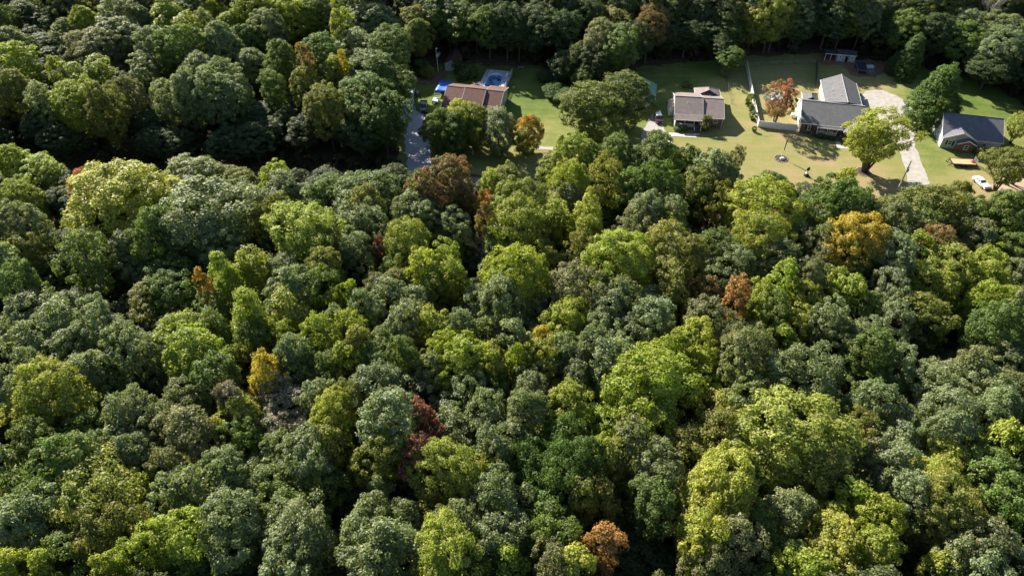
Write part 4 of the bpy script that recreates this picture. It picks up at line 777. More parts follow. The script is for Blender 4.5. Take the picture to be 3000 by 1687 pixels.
TREES = {
'A': '120 60 260 d;380 150 240 d;340 330 260 d;20 130 130 g;70 300 260 s;60 480 360 l;90 650 300 o;60 900 280 g;330 900 300 d;450 80 200 d;500 230 200 k;690 60 240 o;640 150 220 l;640 330 260 k;'
     '900 80 300 s;880 230 350 s;770 330 300 k;1060 130 220 s;1270 110 280 l T;1410 200 250 l T;1350 330 300 g;1150 330 260 s;1080 500 200 s;960 450 250 d;1030 20 200 s;1480 40 250 g;1540 170 160 k;1610 100 130 l;'
     '1750 30 160 s;1900 60 300 l;1740 180 260 l;1650 280 260 s;2000 190 260 s;2150 80 280 l;2300 90 200 l;2420 60 260 g;2540 170 130 n C 22 @tall yellow-green columnar tree;1850 280 240 g;'
     '1900 460 260 s;2120 420 260 g;1500 520 280 s;1690 560 200 s;1260 720 260 s;1400 650 280 s;1560 650 300 s;1300 880 200 o;1700 700 240 s;1810 680 180 s;2050 640 180 g;2155 590 100 o;2300 620 200 o;2420 400 300 g;'
     '2540 530 130 n @orange tipped tree above the driveway woods;2310 470 100 b;1650 900 340 g;1950 860 340 d;2250 850 340 g;2450 780 300 o;1900 1010 300 d;2350 1010 280 g;'
     '440 540 130 l;580 560 240 l T;730 540 260 l T;560 740 350 l;760 760 280 o;700 950 350 g;950 700 250 k;1000 860 300 d;900 1010 300 d;450 1030 300 d;1120 900 220 d;300 750 200 s;370 880 220 s;1700 1040 280 d;1180 1030 260 d;2120 1040 240 k;'
     '80 1090 200 l;230 1220 360 l;640 1300 200 r @red and orange topped tree at the roadside;550 1390 120 a;1440 1240 400 s @big pale grey-green oak at the roadside;1740 1320 330 o;2060 1260 220 l;2110 1350 260 s',
'D': '880 150 600 n F 21 @huge yellow-olive tree at the roadside;960 20 280 l;100 130 300 l;380 120 350 d;120 380 330 s;620 600 300 g;170 600 250 o;50 720 200 s;150 850 280 g;560 230 240 d;1560 290 600 s F 21 @vast grey-green oak beyond the mauve tree;'
     '1200 430 350 g;1300 170 240 s;1940 270 150 m @small mauve grey tree;2080 170 300 s;1760 120 300 g;2330 150 350 g;2480 60 250 g;2110 330 250 o;2290 450 480 l F;2430 560 300 o;1980 400 150 o;1000 560 280 s;900 640 200 s;1060 740 260 s;700 740 350 d;'
     '400 760 300 g;1350 560 300 d;1650 540 300 s;1280 760 300 g;1320 900 350 g;1100 950 300 o;1000 1060 250 d;750 950 280 d;1690 780 250 l T;1890 730 320 l T @bright lime poplar in the middle left woods;1540 880 110 a;1600 1060 260 g;2190 760 350 s;2200 900 320 s;2450 730 260 o;2450 870 260 g;'
     '490 1020 260 s;230 1080 330 s;400 1180 330 s;740 1130 300 s;880 1230 300 s;260 1290 330 s;560 1330 330 s;950 1330 300 s;100 1230 220 s;1390 1230 350 n;1450 1340 380 l;1180 1340 200 s;1620 1200 260 g;1880 1060 330 l T 23 @tall bright lime poplar beside its olive twin;2190 1060 320 n T;'
     '2420 1220 250 l;1920 1290 260 g;2150 1270 220 l;2540 1020 150 l;2560 1170 180 s;2200 1400 260 s;1850 1400 200 o;2520 1390 160 l;1660 1300 150 l;1700 1400 220 d;1250 1040 240 d',
'E': '180 110 460 g F;750 70 400 b @russet brown tree at the road edge;620 150 220 o;860 180 280 b;1260 90 300 o;1130 120 200 l;190 250 240 o;560 260 330 s;650 350 260 s;850 400 230 s;930 510 120 s;200 400 280 s;100 600 250 s;40 440 220 s;285 600 120 w N 17 @narrow rust red tree;'
     '490 550 330 l F @lime maple beside the narrow rust red tree;600 740 190 n;790 670 230 l;830 800 220 l;450 730 250 g;720 880 250 g;1110 780 140 s;1060 590 220 x X 15 @bare grey branched tree;1090 390 110 b;1080 270 90 r;1350 210 340 o;1200 330 250 l;1330 400 400 l F;1250 540 300 g;1480 560 210 o;1600 330 280 l;1700 210 320 k;'
     '1860 300 230 n T;1860 460 200 n;1810 580 200 o;1560 700 180 o;1330 780 400 l F @broad lime domed tree in mid woods;1180 850 250 l;1510 780 110 l;2000 60 330 o V;1720 80 300 l;2400 80 300 g;2200 130 280 g;2300 310 320 s;2510 330 200 s;2230 420 260 k;2480 420 250 l;2120 650 420 l F 21 @broad bright green tree beside its olive twin;'
     '2470 610 400 o F 21;2480 850 300 o;1770 870 340 k @khaki domed oak in mid woods;1990 900 200 g;1050 1010 260 s;1200 970 300 s;1420 1000 280 s;1250 1170 340 s;1090 1200 200 s;1300 1270 220 s;910 1200 220 s;1680 1140 330 n F @yellow-green round tree in the centre;2100 940 260 s;2300 1000 350 s;2000 1060 300 s;2350 1120 350 s;1980 1200 280 s;'
     '2180 1260 300 s;720 1180 200 n;290 900 220 k;420 860 200 k;350 980 300 s;560 1010 280 s;150 1030 250 s;480 1170 300 s;70 1200 250 l;330 1300 250 s;1500 1320 230 y;1590 1240 160 o;780 1320 210 l;930 1380 220 l;1150 1440 160 o;310 1400 200 s;480 1400 200 s;1700 1400 200 s;2100 1400 220 s;1900 1330 260 s;'
     '2540 1360 160 l;2380 1430 200 l;1330 1440 110 l;50 980 130 l;120 1340 200 o;1000 900 200 d;900 1050 240 d;1650 620 260 d;1720 730 200 d',
'F': '130 130 280 o;280 230 300 o V 17;300 60 250 k;690 110 310 c 12;640 270 400 l F @lime spreading tree by the grey hut roof;1090 190 240 g;1200 270 380 g F;1230 90 130 n;480 180 150 x X 17;610 190 130 x X 16;1000 270 240 g;1080 360 350 k;860 330 240 g;1600 310 300 o;1880 290 430 o F;2080 200 200 o;2170 330 250 g;1600 370 300 k;1400 350 220 k;'
     '1850 420 350 g;2250 350 300 k;2460 330 280 g;2400 300 230 g;2510 430 250 k;2200 500 300 k;1910 560 350 b;1750 590 160 l;250 570 270 g;590 500 340 n F @yellow-green domed tree near the grey hut;735 400 120 b;850 510 260 s;1320 520 390 y F @golden yellow spreading maple;1100 480 130 y;1030 550 220 k;420 700 380 s;770 680 290 s;'
     '1050 680 200 k;1250 690 240 g;1580 620 330 s;1600 780 200 s;1760 700 140 s;2010 700 330 n;1870 830 370 n F;2300 700 250 l;2280 830 280 l;2500 800 220 k;2500 600 250 g;60 640 240 o;160 930 220 b @brownish russet tree next to the orange one;400 950 190 a @orange tree in the right hand woods;750 840 200 l;980 800 210 k;1150 850 250 l;'
     '1260 930 200 l;1340 770 200 g;600 960 210 l;700 1050 250 g;900 960 260 l;870 1150 230 n;1560 890 260 s;1400 1050 280 g;1620 1020 220 s;1600 1130 260 s;1100 1120 240 s;1150 1220 300 s;1400 1260 300 s;210 1140 340 k @large khaki oak below the russet tree;110 1290 300 l;340 1280 220 k;520 1270 250 k;730 1290 200 l;1830 1090 330 o;1760 1270 280 d;'
     '2350 1000 330 l F;2380 1180 380 g;300 900 150 d;1050 1000 200 d;2500 1050 200 k',
'G': '350 120 300 s;200 170 200 s;550 190 350 s;700 250 300 g;60 290 230 s;310 300 350 n F @lime olive tree in the lower left woods;200 450 250 n;420 460 250 o;230 620 250 g;950 90 200 s;1080 190 130 k;1200 190 220 l;1350 220 280 g;1650 200 210 y F 20.5 @small golden yellow tree in the lower left woods;1850 160 280 g;1720 300 220 m;2060 170 180 g;'
     '1160 270 150 o;860 410 210 s;760 470 220 s;850 550 350 s;1180 370 350 k;1170 560 330 k;1440 380 200 m;1480 470 230 n;1500 600 230 g;1800 410 310 m @mauve grey broad oak;1770 550 280 m;1980 360 190 s;2050 440 220 n;2060 620 200 o;550 560 250 g;300 690 300 g;420 760 350 g;580 700 250 s;750 640 300 s;820 720 250 s;1050 780 230 k;'
     '1380 790 250 s;1720 680 240 s;1900 700 300 s;1650 880 250 s;1980 870 280 g;620 960 500 n F 20 @huge yellow-green maple in the lower left;900 930 200 l;700 1150 420 o F;130 940 300 g;60 1020 200 n;230 1050 330 s;150 1150 350 s;350 1200 280 s;1150 870 150 s;1060 980 250 s;1180 970 220 s;1400 850 250 s;1400 960 300 s;1430 1080 330 s;1400 1190 330 s;'
     '1170 1080 220 g;1150 1220 350 l;1000 1270 300 l;1150 1330 300 g;860 1350 250 l;700 1430 200 l;50 790 200 s;1750 1040 320 g;1850 1230 430 s F 19 @broad round grey-green oak near the bottom edge;1750 1420 400 s;300 1430 180 l;450 1320 300 g;100 1430 200 l;1600 1280 200 d',
'H': '250 130 350 g;380 110 200 g;550 190 200 s;230 280 300 s;420 350 300 s;300 480 350 s;30 140 170 l;30 380 200 o;620 100 190 l;760 130 270 l;930 150 140 n;1080 160 140 l;1230 90 210 n;1280 210 160 o;1420 110 200 s;1620 110 300 s;1450 230 200 s;1640 260 210 g;930 300 210 g;1170 310 260 s;790 310 200 s;740 430 300 s;900 430 230 s;680 560 280 s;880 570 300 s;'
     '930 660 250 s;1060 600 200 s;1140 440 240 k;1400 390 240 n;1610 520 240 l;1900 230 460 l F 22 @largest bright lime tree low in the centre;1900 440 400 l F;500 490 210 w @dark maroon tree low in the woods;480 700 210 w @pinkish red tree low in the woods;250 720 260 o;290 600 110 s;660 790 350 n F @yellow-olive round tree beside the pinkish red tree;640 930 300 o;930 800 190 o;'
     '1170 720 270 v F;1390 620 270 v F;1200 860 300 v F;1430 770 320 v F 21 @vivid dark green dense tree low in the centre;1350 950 300 v;1620 710 210 n;1690 820 200 o;1480 970 180 o;1600 960 190 o;1950 780 290 s;1970 890 260 s;1930 1000 300 g;1780 650 200 k;250 930 150 s;200 1070 260 s;380 1110 230 s;130 1180 300 s;280 1250 360 s @pale grey-green oak at the bottom edge;'
     '200 1380 350 s;950 940 270 s;1090 1050 200 s;850 1050 260 s;750 1130 250 s;1000 1180 310 s;600 1160 150 s;1080 1260 260 s;940 1260 200 s;650 1300 360 n F;600 1420 300 l;1030 1360 210 l;1270 1100 200 g;1270 1210 240 g;1400 1240 210 g;1620 1270 220 a @orange brown tree at the bottom edge;1300 1380 250 k;1430 1400 220 n;1800 1150 350 d;1900 1350 350 d;1650 1130 220 d;80 900 280 d;400 850 220 d',
'I': '100 180 300 l;370 80 330 k;720 220 400 s F 20 @round pale grey-green oak low on the right;1170 60 250 g;1170 170 250 g;1340 150 220 s;1780 160 170 k;1960 110 260 k;390 360 260 s;230 430 270 n;250 560 300 o;50 650 300 o;360 700 180 l;690 550 580 n F 22 @enormous yellow-green tree low on the right;600 720 360 n F;820 720 320 o F;1180 390 270 s;1300 490 300 s;1100 560 210 o;'
     '1330 620 280 s;1320 760 280 s;1130 720 250 k;1540 280 260 s;1700 250 260 s;1850 300 340 s;1650 430 300 s;1950 420 340 s;2080 300 220 k;1620 560 250 s;1980 630 190 l;1620 740 240 n F @yellow-green tall tree low on the right;1580 880 310 n F;1600 1010 350 o F;1790 690 130 g;1900 800 300 g;1950 950 300 g;250 890 390 n F 21 @bright yellow-green round tree at the bottom centre right;'
     '200 1000 400 n F;100 1160 250 n;130 1270 220 n;660 1050 300 s;450 1100 250 g;330 1220 290 k;180 1380 250 k;1050 980 190 l;1080 870 300 d;1250 920 200 s;1400 960 250 s;920 1100 190 l;1200 1090 270 l;950 1230 290 n F;930 1370 300 n;1180 1290 260 l;700 1200 250 d;640 1350 300 g;780 1420 220 l;600 1430 160 l;1850 1230 300 k;1700 1320 300 s;1950 1290 300 s;'
     '1850 1400 350 s;1580 1420 170 l;1400 1300 250 d;1350 1150 240 d;540 1000 220 d;1450 660 200 d',
'B': '220 120 340 s;130 330 320 s;360 330 310 g F @rounded bright oak crown at the wood corner;510 530 140 g;250 520 420 g;200 690 380 g;40 170 120 n;20 500 80 y;300 800 340 g;100 800 250 o;380 900 260 o;150 960 330 d;400 1020 240 g;60 1080 260 g;560 130 200 o;700 80 260 g;640 250 280 d;850 150 340 g;1050 120 340 d;1000 290 320 g;1300 130 340 g;1250 310 300 d;1500 120 340 d;1480 290 320 d;'
     '1700 100 300 g;1350 430 260 d;1100 430 240 g;1880 90 220 d;1700 280 250 d;560 300 220 o;760 330 200 d;2080 120 300 o F @tall olive tree behind the green roofed garage;1960 250 250 k;2100 330 300 g;2360 110 260 b @tall brown tinged tree behind the green roofed garage;2380 330 220 b;2500 80 220 k;2240 430 280 d;'
     '600 500 120 d 4;650 540 90 o 3;930 560 90 d 3;880 500 70 d 4;'
     '2060 1130 280 g;1750 1160 290 l;1880 1200 200 g;2380 1140 280 g;2220 1200 230 g;2470 1250 260 l;1620 1270 240 l',
'C': '2330 50 170 x X 20;150 100 300 k;400 80 260 d;320 250 300 d;100 290 300 d;550 170 180 l 13 @bright lime young tree at the wood edge;740 110 280 n F 18 @pale yellow-green tree above the fenced yard;880 70 260 k;800 260 260 o;1040 280 200 s;1150 110 300 d;1350 70 260 k;1550 70 280 k;1550 250 250 s;1750 100 250 d;2000 90 250 o;1380 250 240 g;2150 170 250 s;2400 200 350 s;2450 330 350 s;2200 320 300 g;2050 300 250 d;'
     '1900 380 280 g;2120 440 260 d;2350 470 320 d;2520 530 220 d;500 350 250 g;360 440 170 g 8;300 370 160 d 9;650 340 250 o;950 200 240 d;'
     '2540 960 180 n V 8;2500 1300 240 x X 6;40 1230 220 g;230 1290 280 s;400 1230 130 k V 10;120 1390 200 l;1850 480 140 d',
}
LANDSCAPE = [
 (*at(2915, 558), 10.5, 10.5, 'o', 'V', 'maple_tree', 'open olive and yellow tree between the plank trailer and the white coupe', 'tree'),
 (*at(2965, 540), 8.5, 7.5, 'k', 'V', 'maple_tree', 'thin khaki tree over the pale bare soil at the edge', 'tree'),
 (*W('C', 1830, 935), 16.5, 14.6, 'c', 'P', 'cedar_tree', 'big bushy green cedar between the charcoal and blue-grey roofed houses', 'tree'),
 (*W('C', 1660, 585), 13.0, 9.5, 'c', 'P', 'cedar_tree', 'smaller dark cedar behind the turning circle of the pale driveway', 'tree'),
 (*W('C', 1580, 560), 7, 5.5, 'd', 'P', 'cedar_tree', 'lowest dark cedar leaning out beside the chicken coop', 'tree'),
 (*W('B', 765, 1130), 10.8, 8.6, 'g', 'Y', 'yard_tree', 'green tree in front of the brown roof, nearest the gravel driveway', 'tree'),
 (*W('B', 870, 1160), 10.8, 9.0, 'v', 'Y', 'yard_tree', 'deep green tree low in the clump before the brown roof', 'tree'),
 (*W('B', 910, 1110), 12.2, 9.0, 'n', 'Y', 'yard_tree', 'yellow tinged tree that hides the front of the brown roofed house', 'tree'),
 (*W('B', 1020, 1120), 11.5, 8.0, 'o', 'Y', 'yard_tree', 'olive tree between the yellow tinged and the grey-green yard trees', 'tree'),
 (*W('B', 1190, 1150), 11.5, 10.0, 's', 'Y', 'yard_tree', 'grey-green rounded tree beside the orange topped maple', 'tree'),
 (*W('B', 1400, 1170), 10.5, 8.2, 'q', 'Y', 'maple_tree', 'orange topped maple at the end of the row of yard trees', 'tree'),
 (*W('B', 1900, 1040), 14.0, 14.6, 'O', 'Y', 'yard_tree', 'nearer of two full round trees before the green roofed garage', 'tree'),
 (*W('B', 2120, 960), 14.5, 13.0, 'O', 'Y', 'yard_tree', 'farther of two full round trees, touching the green roofed garage', 'tree'),
 (*W('B', 1780, 600), 10.5, 8.0, 's', 'Y', 'yard_tree', 'sunlit grey-green tree rising from the dark thicket', 'tree'),
 (*W('B', 1680, 620), 8.5, 10.5, 'd', 'Y', 'yard_tree', 'dark tree at the pool side of the thicket', 'tree'),
 (*W('B', 1830, 690), 6.5, 7.5, 'g', 'Y', 'yard_tree', 'low green tree in front of the sunlit thicket tree', 'tree'),
 (*W('B', 2010, 620), 5.5, 5.0, 'l', 'Y', 'yard_tree', 'small bright green tree between the thicket and the round trees', 'tree'),
 (*W('B', 1930, 640), 6.5, 6.5, 'd', 'Y', 'yard_tree', 'small dark tree behind the round trees', 'tree'),
 (*W('B', 1600, 720), 3.2, 7.0, 'c', 'Y', 'thicket_bush', 'spreading dark bush at the lawn end of the thicket', 'bush'),
 (*W('B', 1700, 770), 3.0, 8.5, 'c', 'Y', 'thicket_bush', 'wide low bush creeping out over the lawn', 'bush'),
 (*W('B', 1540, 620), 3.0, 5.5, 'd', 'Y', 'thicket_bush', 'dark bush of the thicket nearest the plank deck', 'bush'),  # trees and shrubs set out by hand: ground point, height, spread, colour, form, label
 (85.8, 144.3, 15.0, 15.8, 'n', 'V', 'yard_maple', 'big spreading yellow-green maple with forked trunk in a mulch ring', 'tree'),
 (69.9, 166.6, 11.0, 10.6, 'r', 'V', 'red_maple', 'flame red maple with green lower leaves inside the white fence', 'tree'),
 (*W('2', 778, 800), 3.6, 3.0, 'k', 'S', 'bush', 'tall olive bush beside the brick steps of the railed porch', 'bush'),
 (*W('2', 480, 812), 1.0, 1.7, 'g', 'S', 'shrub', 'low shrub under the porch railing nearest the white side wall', 'bush'),
 (*W('2', 545, 812), 1.2, 2.3, 'g', 'S', 'shrub', 'wide low shrub under the middle of the porch railing', 'bush'),
 (*W('2', 1255, 540), 3.2, 2.3, 'c', 'S', 'shrub', 'tallest dark shrub along the outside of the white fence', 'bush'),
 (*W('2', 1265, 600), 1.6, 1.7, 'c', 'S', 'shrub', 'middle dark shrub along the outside of the white fence', 'bush'),
 (*W('2', 1285, 690), 2.2, 2.1, 'c', 'S', 'shrub', 'round dark shrub near the front corner of the white fence', 'bush'),
 (*W('2', 1295, 815), 1.3, 1.2, 'd', 'S', 'shrub', 'tiny lone shrub on the lawn near the front fence corner', 'bush'),
 (*W('2', 985, 230), 2.6, 2.4, 'k', 'S', 'shrub', 'olive shrub at the top end of the dark wire fence', 'bush'),
 (*W('2', 590, 345), 1.8, 2.6, 'g', 'S', 'shrub', 'sunlit low shrub on the back lawn behind the hipped sunroom', 'bush'),
 (*W('3', 815, 1010), 1.3, 1.4, 'k', 'S', 'shrub', 'small khaki shrub by the brick wall at the porch end', 'bush'),
 (*W('3', 930, 1035), 1.0, 2.2, 'd', 'S', 'shrub', 'dark low shrub in front of the charcoal roofed porch', 'bush'),
 (*W('3', 1020, 1048), .9, 1.6, 'd', 'S', 'shrub', 'dark shrub in front of the porch nearest the steps', 'bush'),
 (*W('3', 1165, 1080), 1.3, 1.5, 'l', 'S', 'shrub', 'bright shrub at the foot of the steps by the maple', 'bush'),
 (*W('1', 690, 380), 3.4, 2.6, 'd', 'S', 'shrub', 'dark shrub on the grass beside the grey gabled shed', 'bush'),
 (*W('1', 790, 395), 3.6, 2.6, 'd', 'S', 'shrub', 'dark shrub overhanging the corner of the plank deck', 'bush'),
 (*W('4', 1130, 1000), 2.2, 2.6, 'k', 'S', 'shrub', 'grey-olive shrub between the brick gable and the plank trailer', 'bush'),
 (*W('4', 1330, 1120), 2.0, 3.0, 'b', 'S', 'shrub', 'brownish shrub at the far edge of the dry yard', 'bush'),
]
WORDS = {'S': 'shrub'}

RNG = np.random.default_rng(11)
def unit(v): return v / np.maximum(np.linalg.norm(v, axis=-1, keepdims=True), 1e-9)
def crown(name, seed, R_, H, zb, prof, nl, npl, rl, leaf, inner=.25, flat=.72, bump=.2, droop=0.0, crease=.34):
    """a crown of leaf sprays gathered in lobes over an uneven envelope"""
    r = np.random.default_rng(seed); ts = np.linspace(0, 1, 200); pr_ = np.array([prof(t) for t in ts])
    wgt = np.maximum(pr_, .04) * (0.5 + ts); wgt /= wgt.sum()
    t = r.choice(ts, nl, p=wgt) + r.uniform(-.01, .01, nl); t = np.clip(t, 0, .995); ph = r.uniform(0, 2 * np.pi, nl)
    for _ in range(6):                                     # push lobes apart
        P = np.stack([np.interp(t, ts, pr_) * np.cos(ph) * R_, np.interp(t, ts, pr_) * np.sin(ph) * R_, t * (H - zb)], 1)
        D = P[:, None] - P[None]; d = np.linalg.norm(D, axis=2) + np.eye(nl) * 99; j = d.argmin(1); mv = D[np.arange(nl), j] / d[np.arange(nl), j][:, None] * .35 * rl
        t = np.clip(t + mv[:, 2] / (H - zb), 0, .995); rad = np.maximum(np.interp(t, ts, pr_) * R_, .3); ph = ph + (-np.sin(ph) * mv[:, 0] + np.cos(ph) * mv[:, 1]) / rad
    a = r.uniform(0, 6.28, 6); bm = 1 + bump * (np.sin(2 * ph + a[0] + 3 * t) * .5 + np.sin(3 * ph + a[1] - 4 * t) * .45 + np.sin(5 * ph + a[2] + 9 * t) * .35) + r.normal(0, .05, nl)
    K = 5 + seed % 4; ka = r.uniform(0, 6.28, K); kt = r.uniform(.25, 1.0, K)
    U = lambda p_, t_: np.stack([np.cos(p_) * (1.15 - t_), np.sin(p_) * (1.15 - t_), t_ * 1.1], -1)
    gcos = (unit(U(ph, t))[:, None] * unit(U(ka, kt))[None]).sum(2).max(1); bm = bm * (1 - crease + crease * 1.25 * np.exp(-(1 - gcos) / .10))
    k = np.where(r.random(nl) < inner, r.uniform(.35, .75, nl), r.uniform(.84, 1.0, nl)) * bm; p = np.interp(t, ts, pr_) * k
    C = np.stack([p * np.cos(ph) * R_, p * np.sin(ph) * R_, zb + t * (H - zb) * (.9 + .1 * k)], 1)
    C[:, 2] += r.normal(0, .03 * (H - zb), nl) - droop * p * R_ * .3
    dp = (np.interp(t + .03, ts, pr_) - np.interp(t - .03, ts, pr_)) / .06 * R_ / (H - zb)
    Nn = unit(np.stack([np.cos(ph), np.sin(ph), -dp], 1)); Nn = unit(Nn + np.array([0, 0, .45]))
    rs = rl * r.uniform(.65, 1.3, nl); lt = r.random(nl)
    n = nl * npl; li = np.repeat(np.arange(nl), npl)
    d = unit(r.normal(size=(n * 2, 3))); li2 = np.concatenate([li, li]); keep = (d * Nn[li2]).sum(1) > r.uniform(-.55, .25, n * 2); d = d[keep][:n]; li = li2[keep][:n]; n = len(d)
    # small knobs on each lobe
    kn = 1 + .22 * np.sin(d[:, 0] * 7 + lt[li] * 40) * np.sin(d[:, 1] * 7 + lt[li] * 23) + .18 * np.sin(d[:, 2] * 9 + lt[li] * 31)
    c = C[li] + d * (rs[li] * kn * r.uniform(.72, 1.06, n))[:, None] * np.array([1, 1, flat])
    nn = unit(d * .9 + Nn[li] * .35 + np.array([0, 0, .35]) + r.normal(0, .62, (n, 3)))
    u = unit(np.cross(nn, r.normal(size=(n, 3)))); v = np.cross(nn, u)
    s = leaf * r.uniform(.6, 1.25, n); e = s[:, None] * u; f = (s * r.uniform(.55, .9, n))[:, None] * v; g_ = nn * (s * .18)[:, None]
    V = np.stack([c - e, c - f * .8 + g_ , c + e, c + f * .8 + g_], 1).reshape(-1, 3)
    return leaves(name, V, r.random(n), lt[li], np.clip((c[:, 2] - zb) / (H - zb), 0, 1) * .7 + np.clip(np.hypot(c[:, 0], c[:, 1]) / R_, 0, 1) * .3), C, rs
def leaves(name, V, tint, lobe, hg):
    n = len(V) // 4; me = bpy.data.meshes.new(name); me.vertices.add(4 * n); me.vertices.foreach_set('co', V.astype(np.float32).ravel())
    me.loops.add(4 * n); me.loops.foreach_set('vertex_index', np.arange(4 * n, dtype=np.int32)); me.polygons.add(n); me.polygons.foreach_set('loop_start', np.arange(0, 4 * n, 4, dtype=np.int32))
    for k, a in (('tint', tint), ('lobe', lobe), ('hgt', hg)): me.attributes.new(k, 'FLOAT', 'FACE').data.foreach_set('value', a.astype(np.float32))
    me.update(calc_edges=True); me.materials.append(M_LEAF); return me
def trunk_mesh(name, seed, H, C, r0, m, nlimb=9, lean=.03, fork=False, twig=0):
    r = random.Random(seed); b = MB(); top = H * .72; lx, ly = r.uniform(-lean, lean) * H, r.uniform(-lean, lean) * H
    P = lambda t: (lx * t * t, ly * t * t, top * t)
    idx = list(range(len(C))); r.shuffle(idx)
    if fork:
        stems = 5
        for k in range(stems):
            a = k * 6.28 / stems + r.uniform(-.3, .3); tgt = max(C, key=lambda c: (c[0] * math.cos(a) + c[1] * math.sin(a)) * .6 + c[2] * .35 + r.uniform(0, .8))
            b.tube([(.25 * math.cos(a), .25 * math.sin(a), 0), (tgt[0] * .22, tgt[1] * .22, tgt[2] * .35), (tgt[0] * .6, tgt[1] * .6, tgt[2] * .72), tuple(tgt)], [r0 * .62, r0 * .45, r0 * .28, r0 * .08], 7)
            for q in range(4):
                c = C[r.choice(idx)]
                if c[0] * math.cos(a) + c[1] * math.sin(a) > 0: s = (tgt[0] * .4, tgt[1] * .4, tgt[2] * .52); b.tube([s, tuple((s[i] + c[i]) / 2 + r.uniform(-.2, .2) for i in range(3)), tuple(c)], [r0 * .25, r0 * .15, r0 * .05], 5)
    else:
        b.tube([(0, 0, -.1), P(.03), P(.3), P(.6), P(1)], [r0 * 1.5, r0, r0 * .82, r0 * .6, r0 * .25], 8)
        for i in idx[:nlimb]:
            c = C[i]; t = min(.92, max(.3, (c[2] - math.hypot(c[0], c[1]) * .7) / top)); s = P(t)
            mid = tuple(s[k] * .5 + c[k] * .5 + (0, 0, .25)[k] for k in range(3)); b.tube([s, mid, tuple(c)], [r0 * .42 * (1.1 - t * .6), r0 * .26, r0 * .07], 5)
            for q in range(twig):
                e = tuple(c[k] + r.uniform(-1.6, 1.6) * (1 if k < 2 else .8) for k in range(3)); b.tube([mid, tuple((mid[k] + e[k]) / 2 + r.uniform(-.2, .2) for k in range(3)), e], [r0 * .12, r0 * .08, r0 * .03], 4)
                for w in range(3): e2 = tuple(e[k] + r.uniform(-.8, .8) for k in range(3)); b.tube([tuple((mid[k] + 3 * e[k]) / 4 for k in range(3)), e2], [r0 * .06, r0 * .025], 3)
    me = bpy.data.meshes.new(name); me.from_pydata(b.v, [], b.f); me.materials.append(m); me.polygons.foreach_set('use_smooth', [True] * len(me.polygons)); return me
def dome(t): return math.sqrt(max(0, 1 - ((t - .42) / .58) ** 2)) if t > .42 else .45 + .55 * math.sin(math.pi / 2 * t / .42)
def round_(t): return math.sqrt(max(0, 1 - ((t - .5) / .52) ** 2)) ** .9
def poplar(t): return (.55 + .45 * min(1, t / .25)) if t < .25 else max(0, 1 - ((t - .25) / .76)) ** .62
def column(t): return min(1, (1 - t) ** .5 * 1.15) * min(1, .6 + t)
def cedar(t): return max(0.02, (1 - t)) ** .74 * min(1, .8 + t)
def vase(t): return .25 + .75 * math.sin(math.pi * min(1, t * .62 + .2)) ** .9 if t < .96 else .5
FORMS = {}
def form(key, n, R_, H, zb, prof, nl, npl, rl, leaf, r0, m=None, **kw):
    tk = {k: kw.pop(k) for k in ('nlimb', 'fork', 'twig') if k in kw}; L_ = []
    for i in range(n):
        me, C, rs = crown('crown_' + key, hash_(key) + i * 17, R_, H, zb, prof, nl, npl, rl, leaf, **kw)
        L_.append((me, trunk_mesh('trunk_' + key, i + 3, H, [tuple(c) for c in C], r0, m or M_BARK, **tk)))
    FORMS[key] = (L_, R_, H)
def hash_(s): return sum(ord(c) * (i + 3) for i, c in enumerate(s)) * 7
form('big', 9, 6.0, 19, 6.0, dome, 270, 145, .74, .17, .34, inner=.2, bump=.24, flat=.82)
form('med', 8, 4.0, 18, 6.2, dome, 135, 130, .66, .165, .26, inner=.2, bump=.26, flat=.82)
form('small', 4, 2.3, 14, 6, round_, 32, 170, .80, .19, .16)
form('bush', 3, 1.5, 2.6, .1, round_, 22, 120, .55, .14, .06)
form('F', 5, 6.0, 19, 5.5, round_, 190, 190, .92, .18, .34, bump=.18, inner=.25, flat=.85, crease=.25)
form('T', 4, 4.0, 21, 5, poplar, 90, 170, .95, .20, .26, bump=.14, flat=.95)
form('C', 1, 3.0, 22, 6, column, 90, 150, .75, .19, .22, bump=.08, flat=1.0)
form('N', 1, 1.8, 17, 5, column, 26, 110, .75, .18, .15, bump=.35)
form('P', 2, 5.5, 17, .6, lambda t: cedar(t) ** .8, 430, 100, .62, .155, .35, nlimb=0, bump=.12, flat=.9, inner=.12, crease=.14)
form('Y', 3, 6.0, 14, .6, lambda t: dome(t) * min(1, .8 + t), 210, 150, .95, .19, .34, bump=.14, inner=.15, flat=.8)
form('V', 3, 5.5, 11.5, 3.4, round_, 120, 120, .80, .16, .36, fork=True, bump=.22, inner=.3)
# bare tree: only twigs
_rb = random.Random(5); XC = [(4 * _rb.uniform(.3, 1) * math.cos(a), 4 * _rb.uniform(.3, 1) * math.sin(a), _rb.uniform(9, 15)) for a in [_rb.uniform(0, 6.28) for _ in range(26)]]
XT = trunk_mesh('trunk_bare', 9, 16, XC, .3, M_BARKPALE, nlimb=26, twig=4)

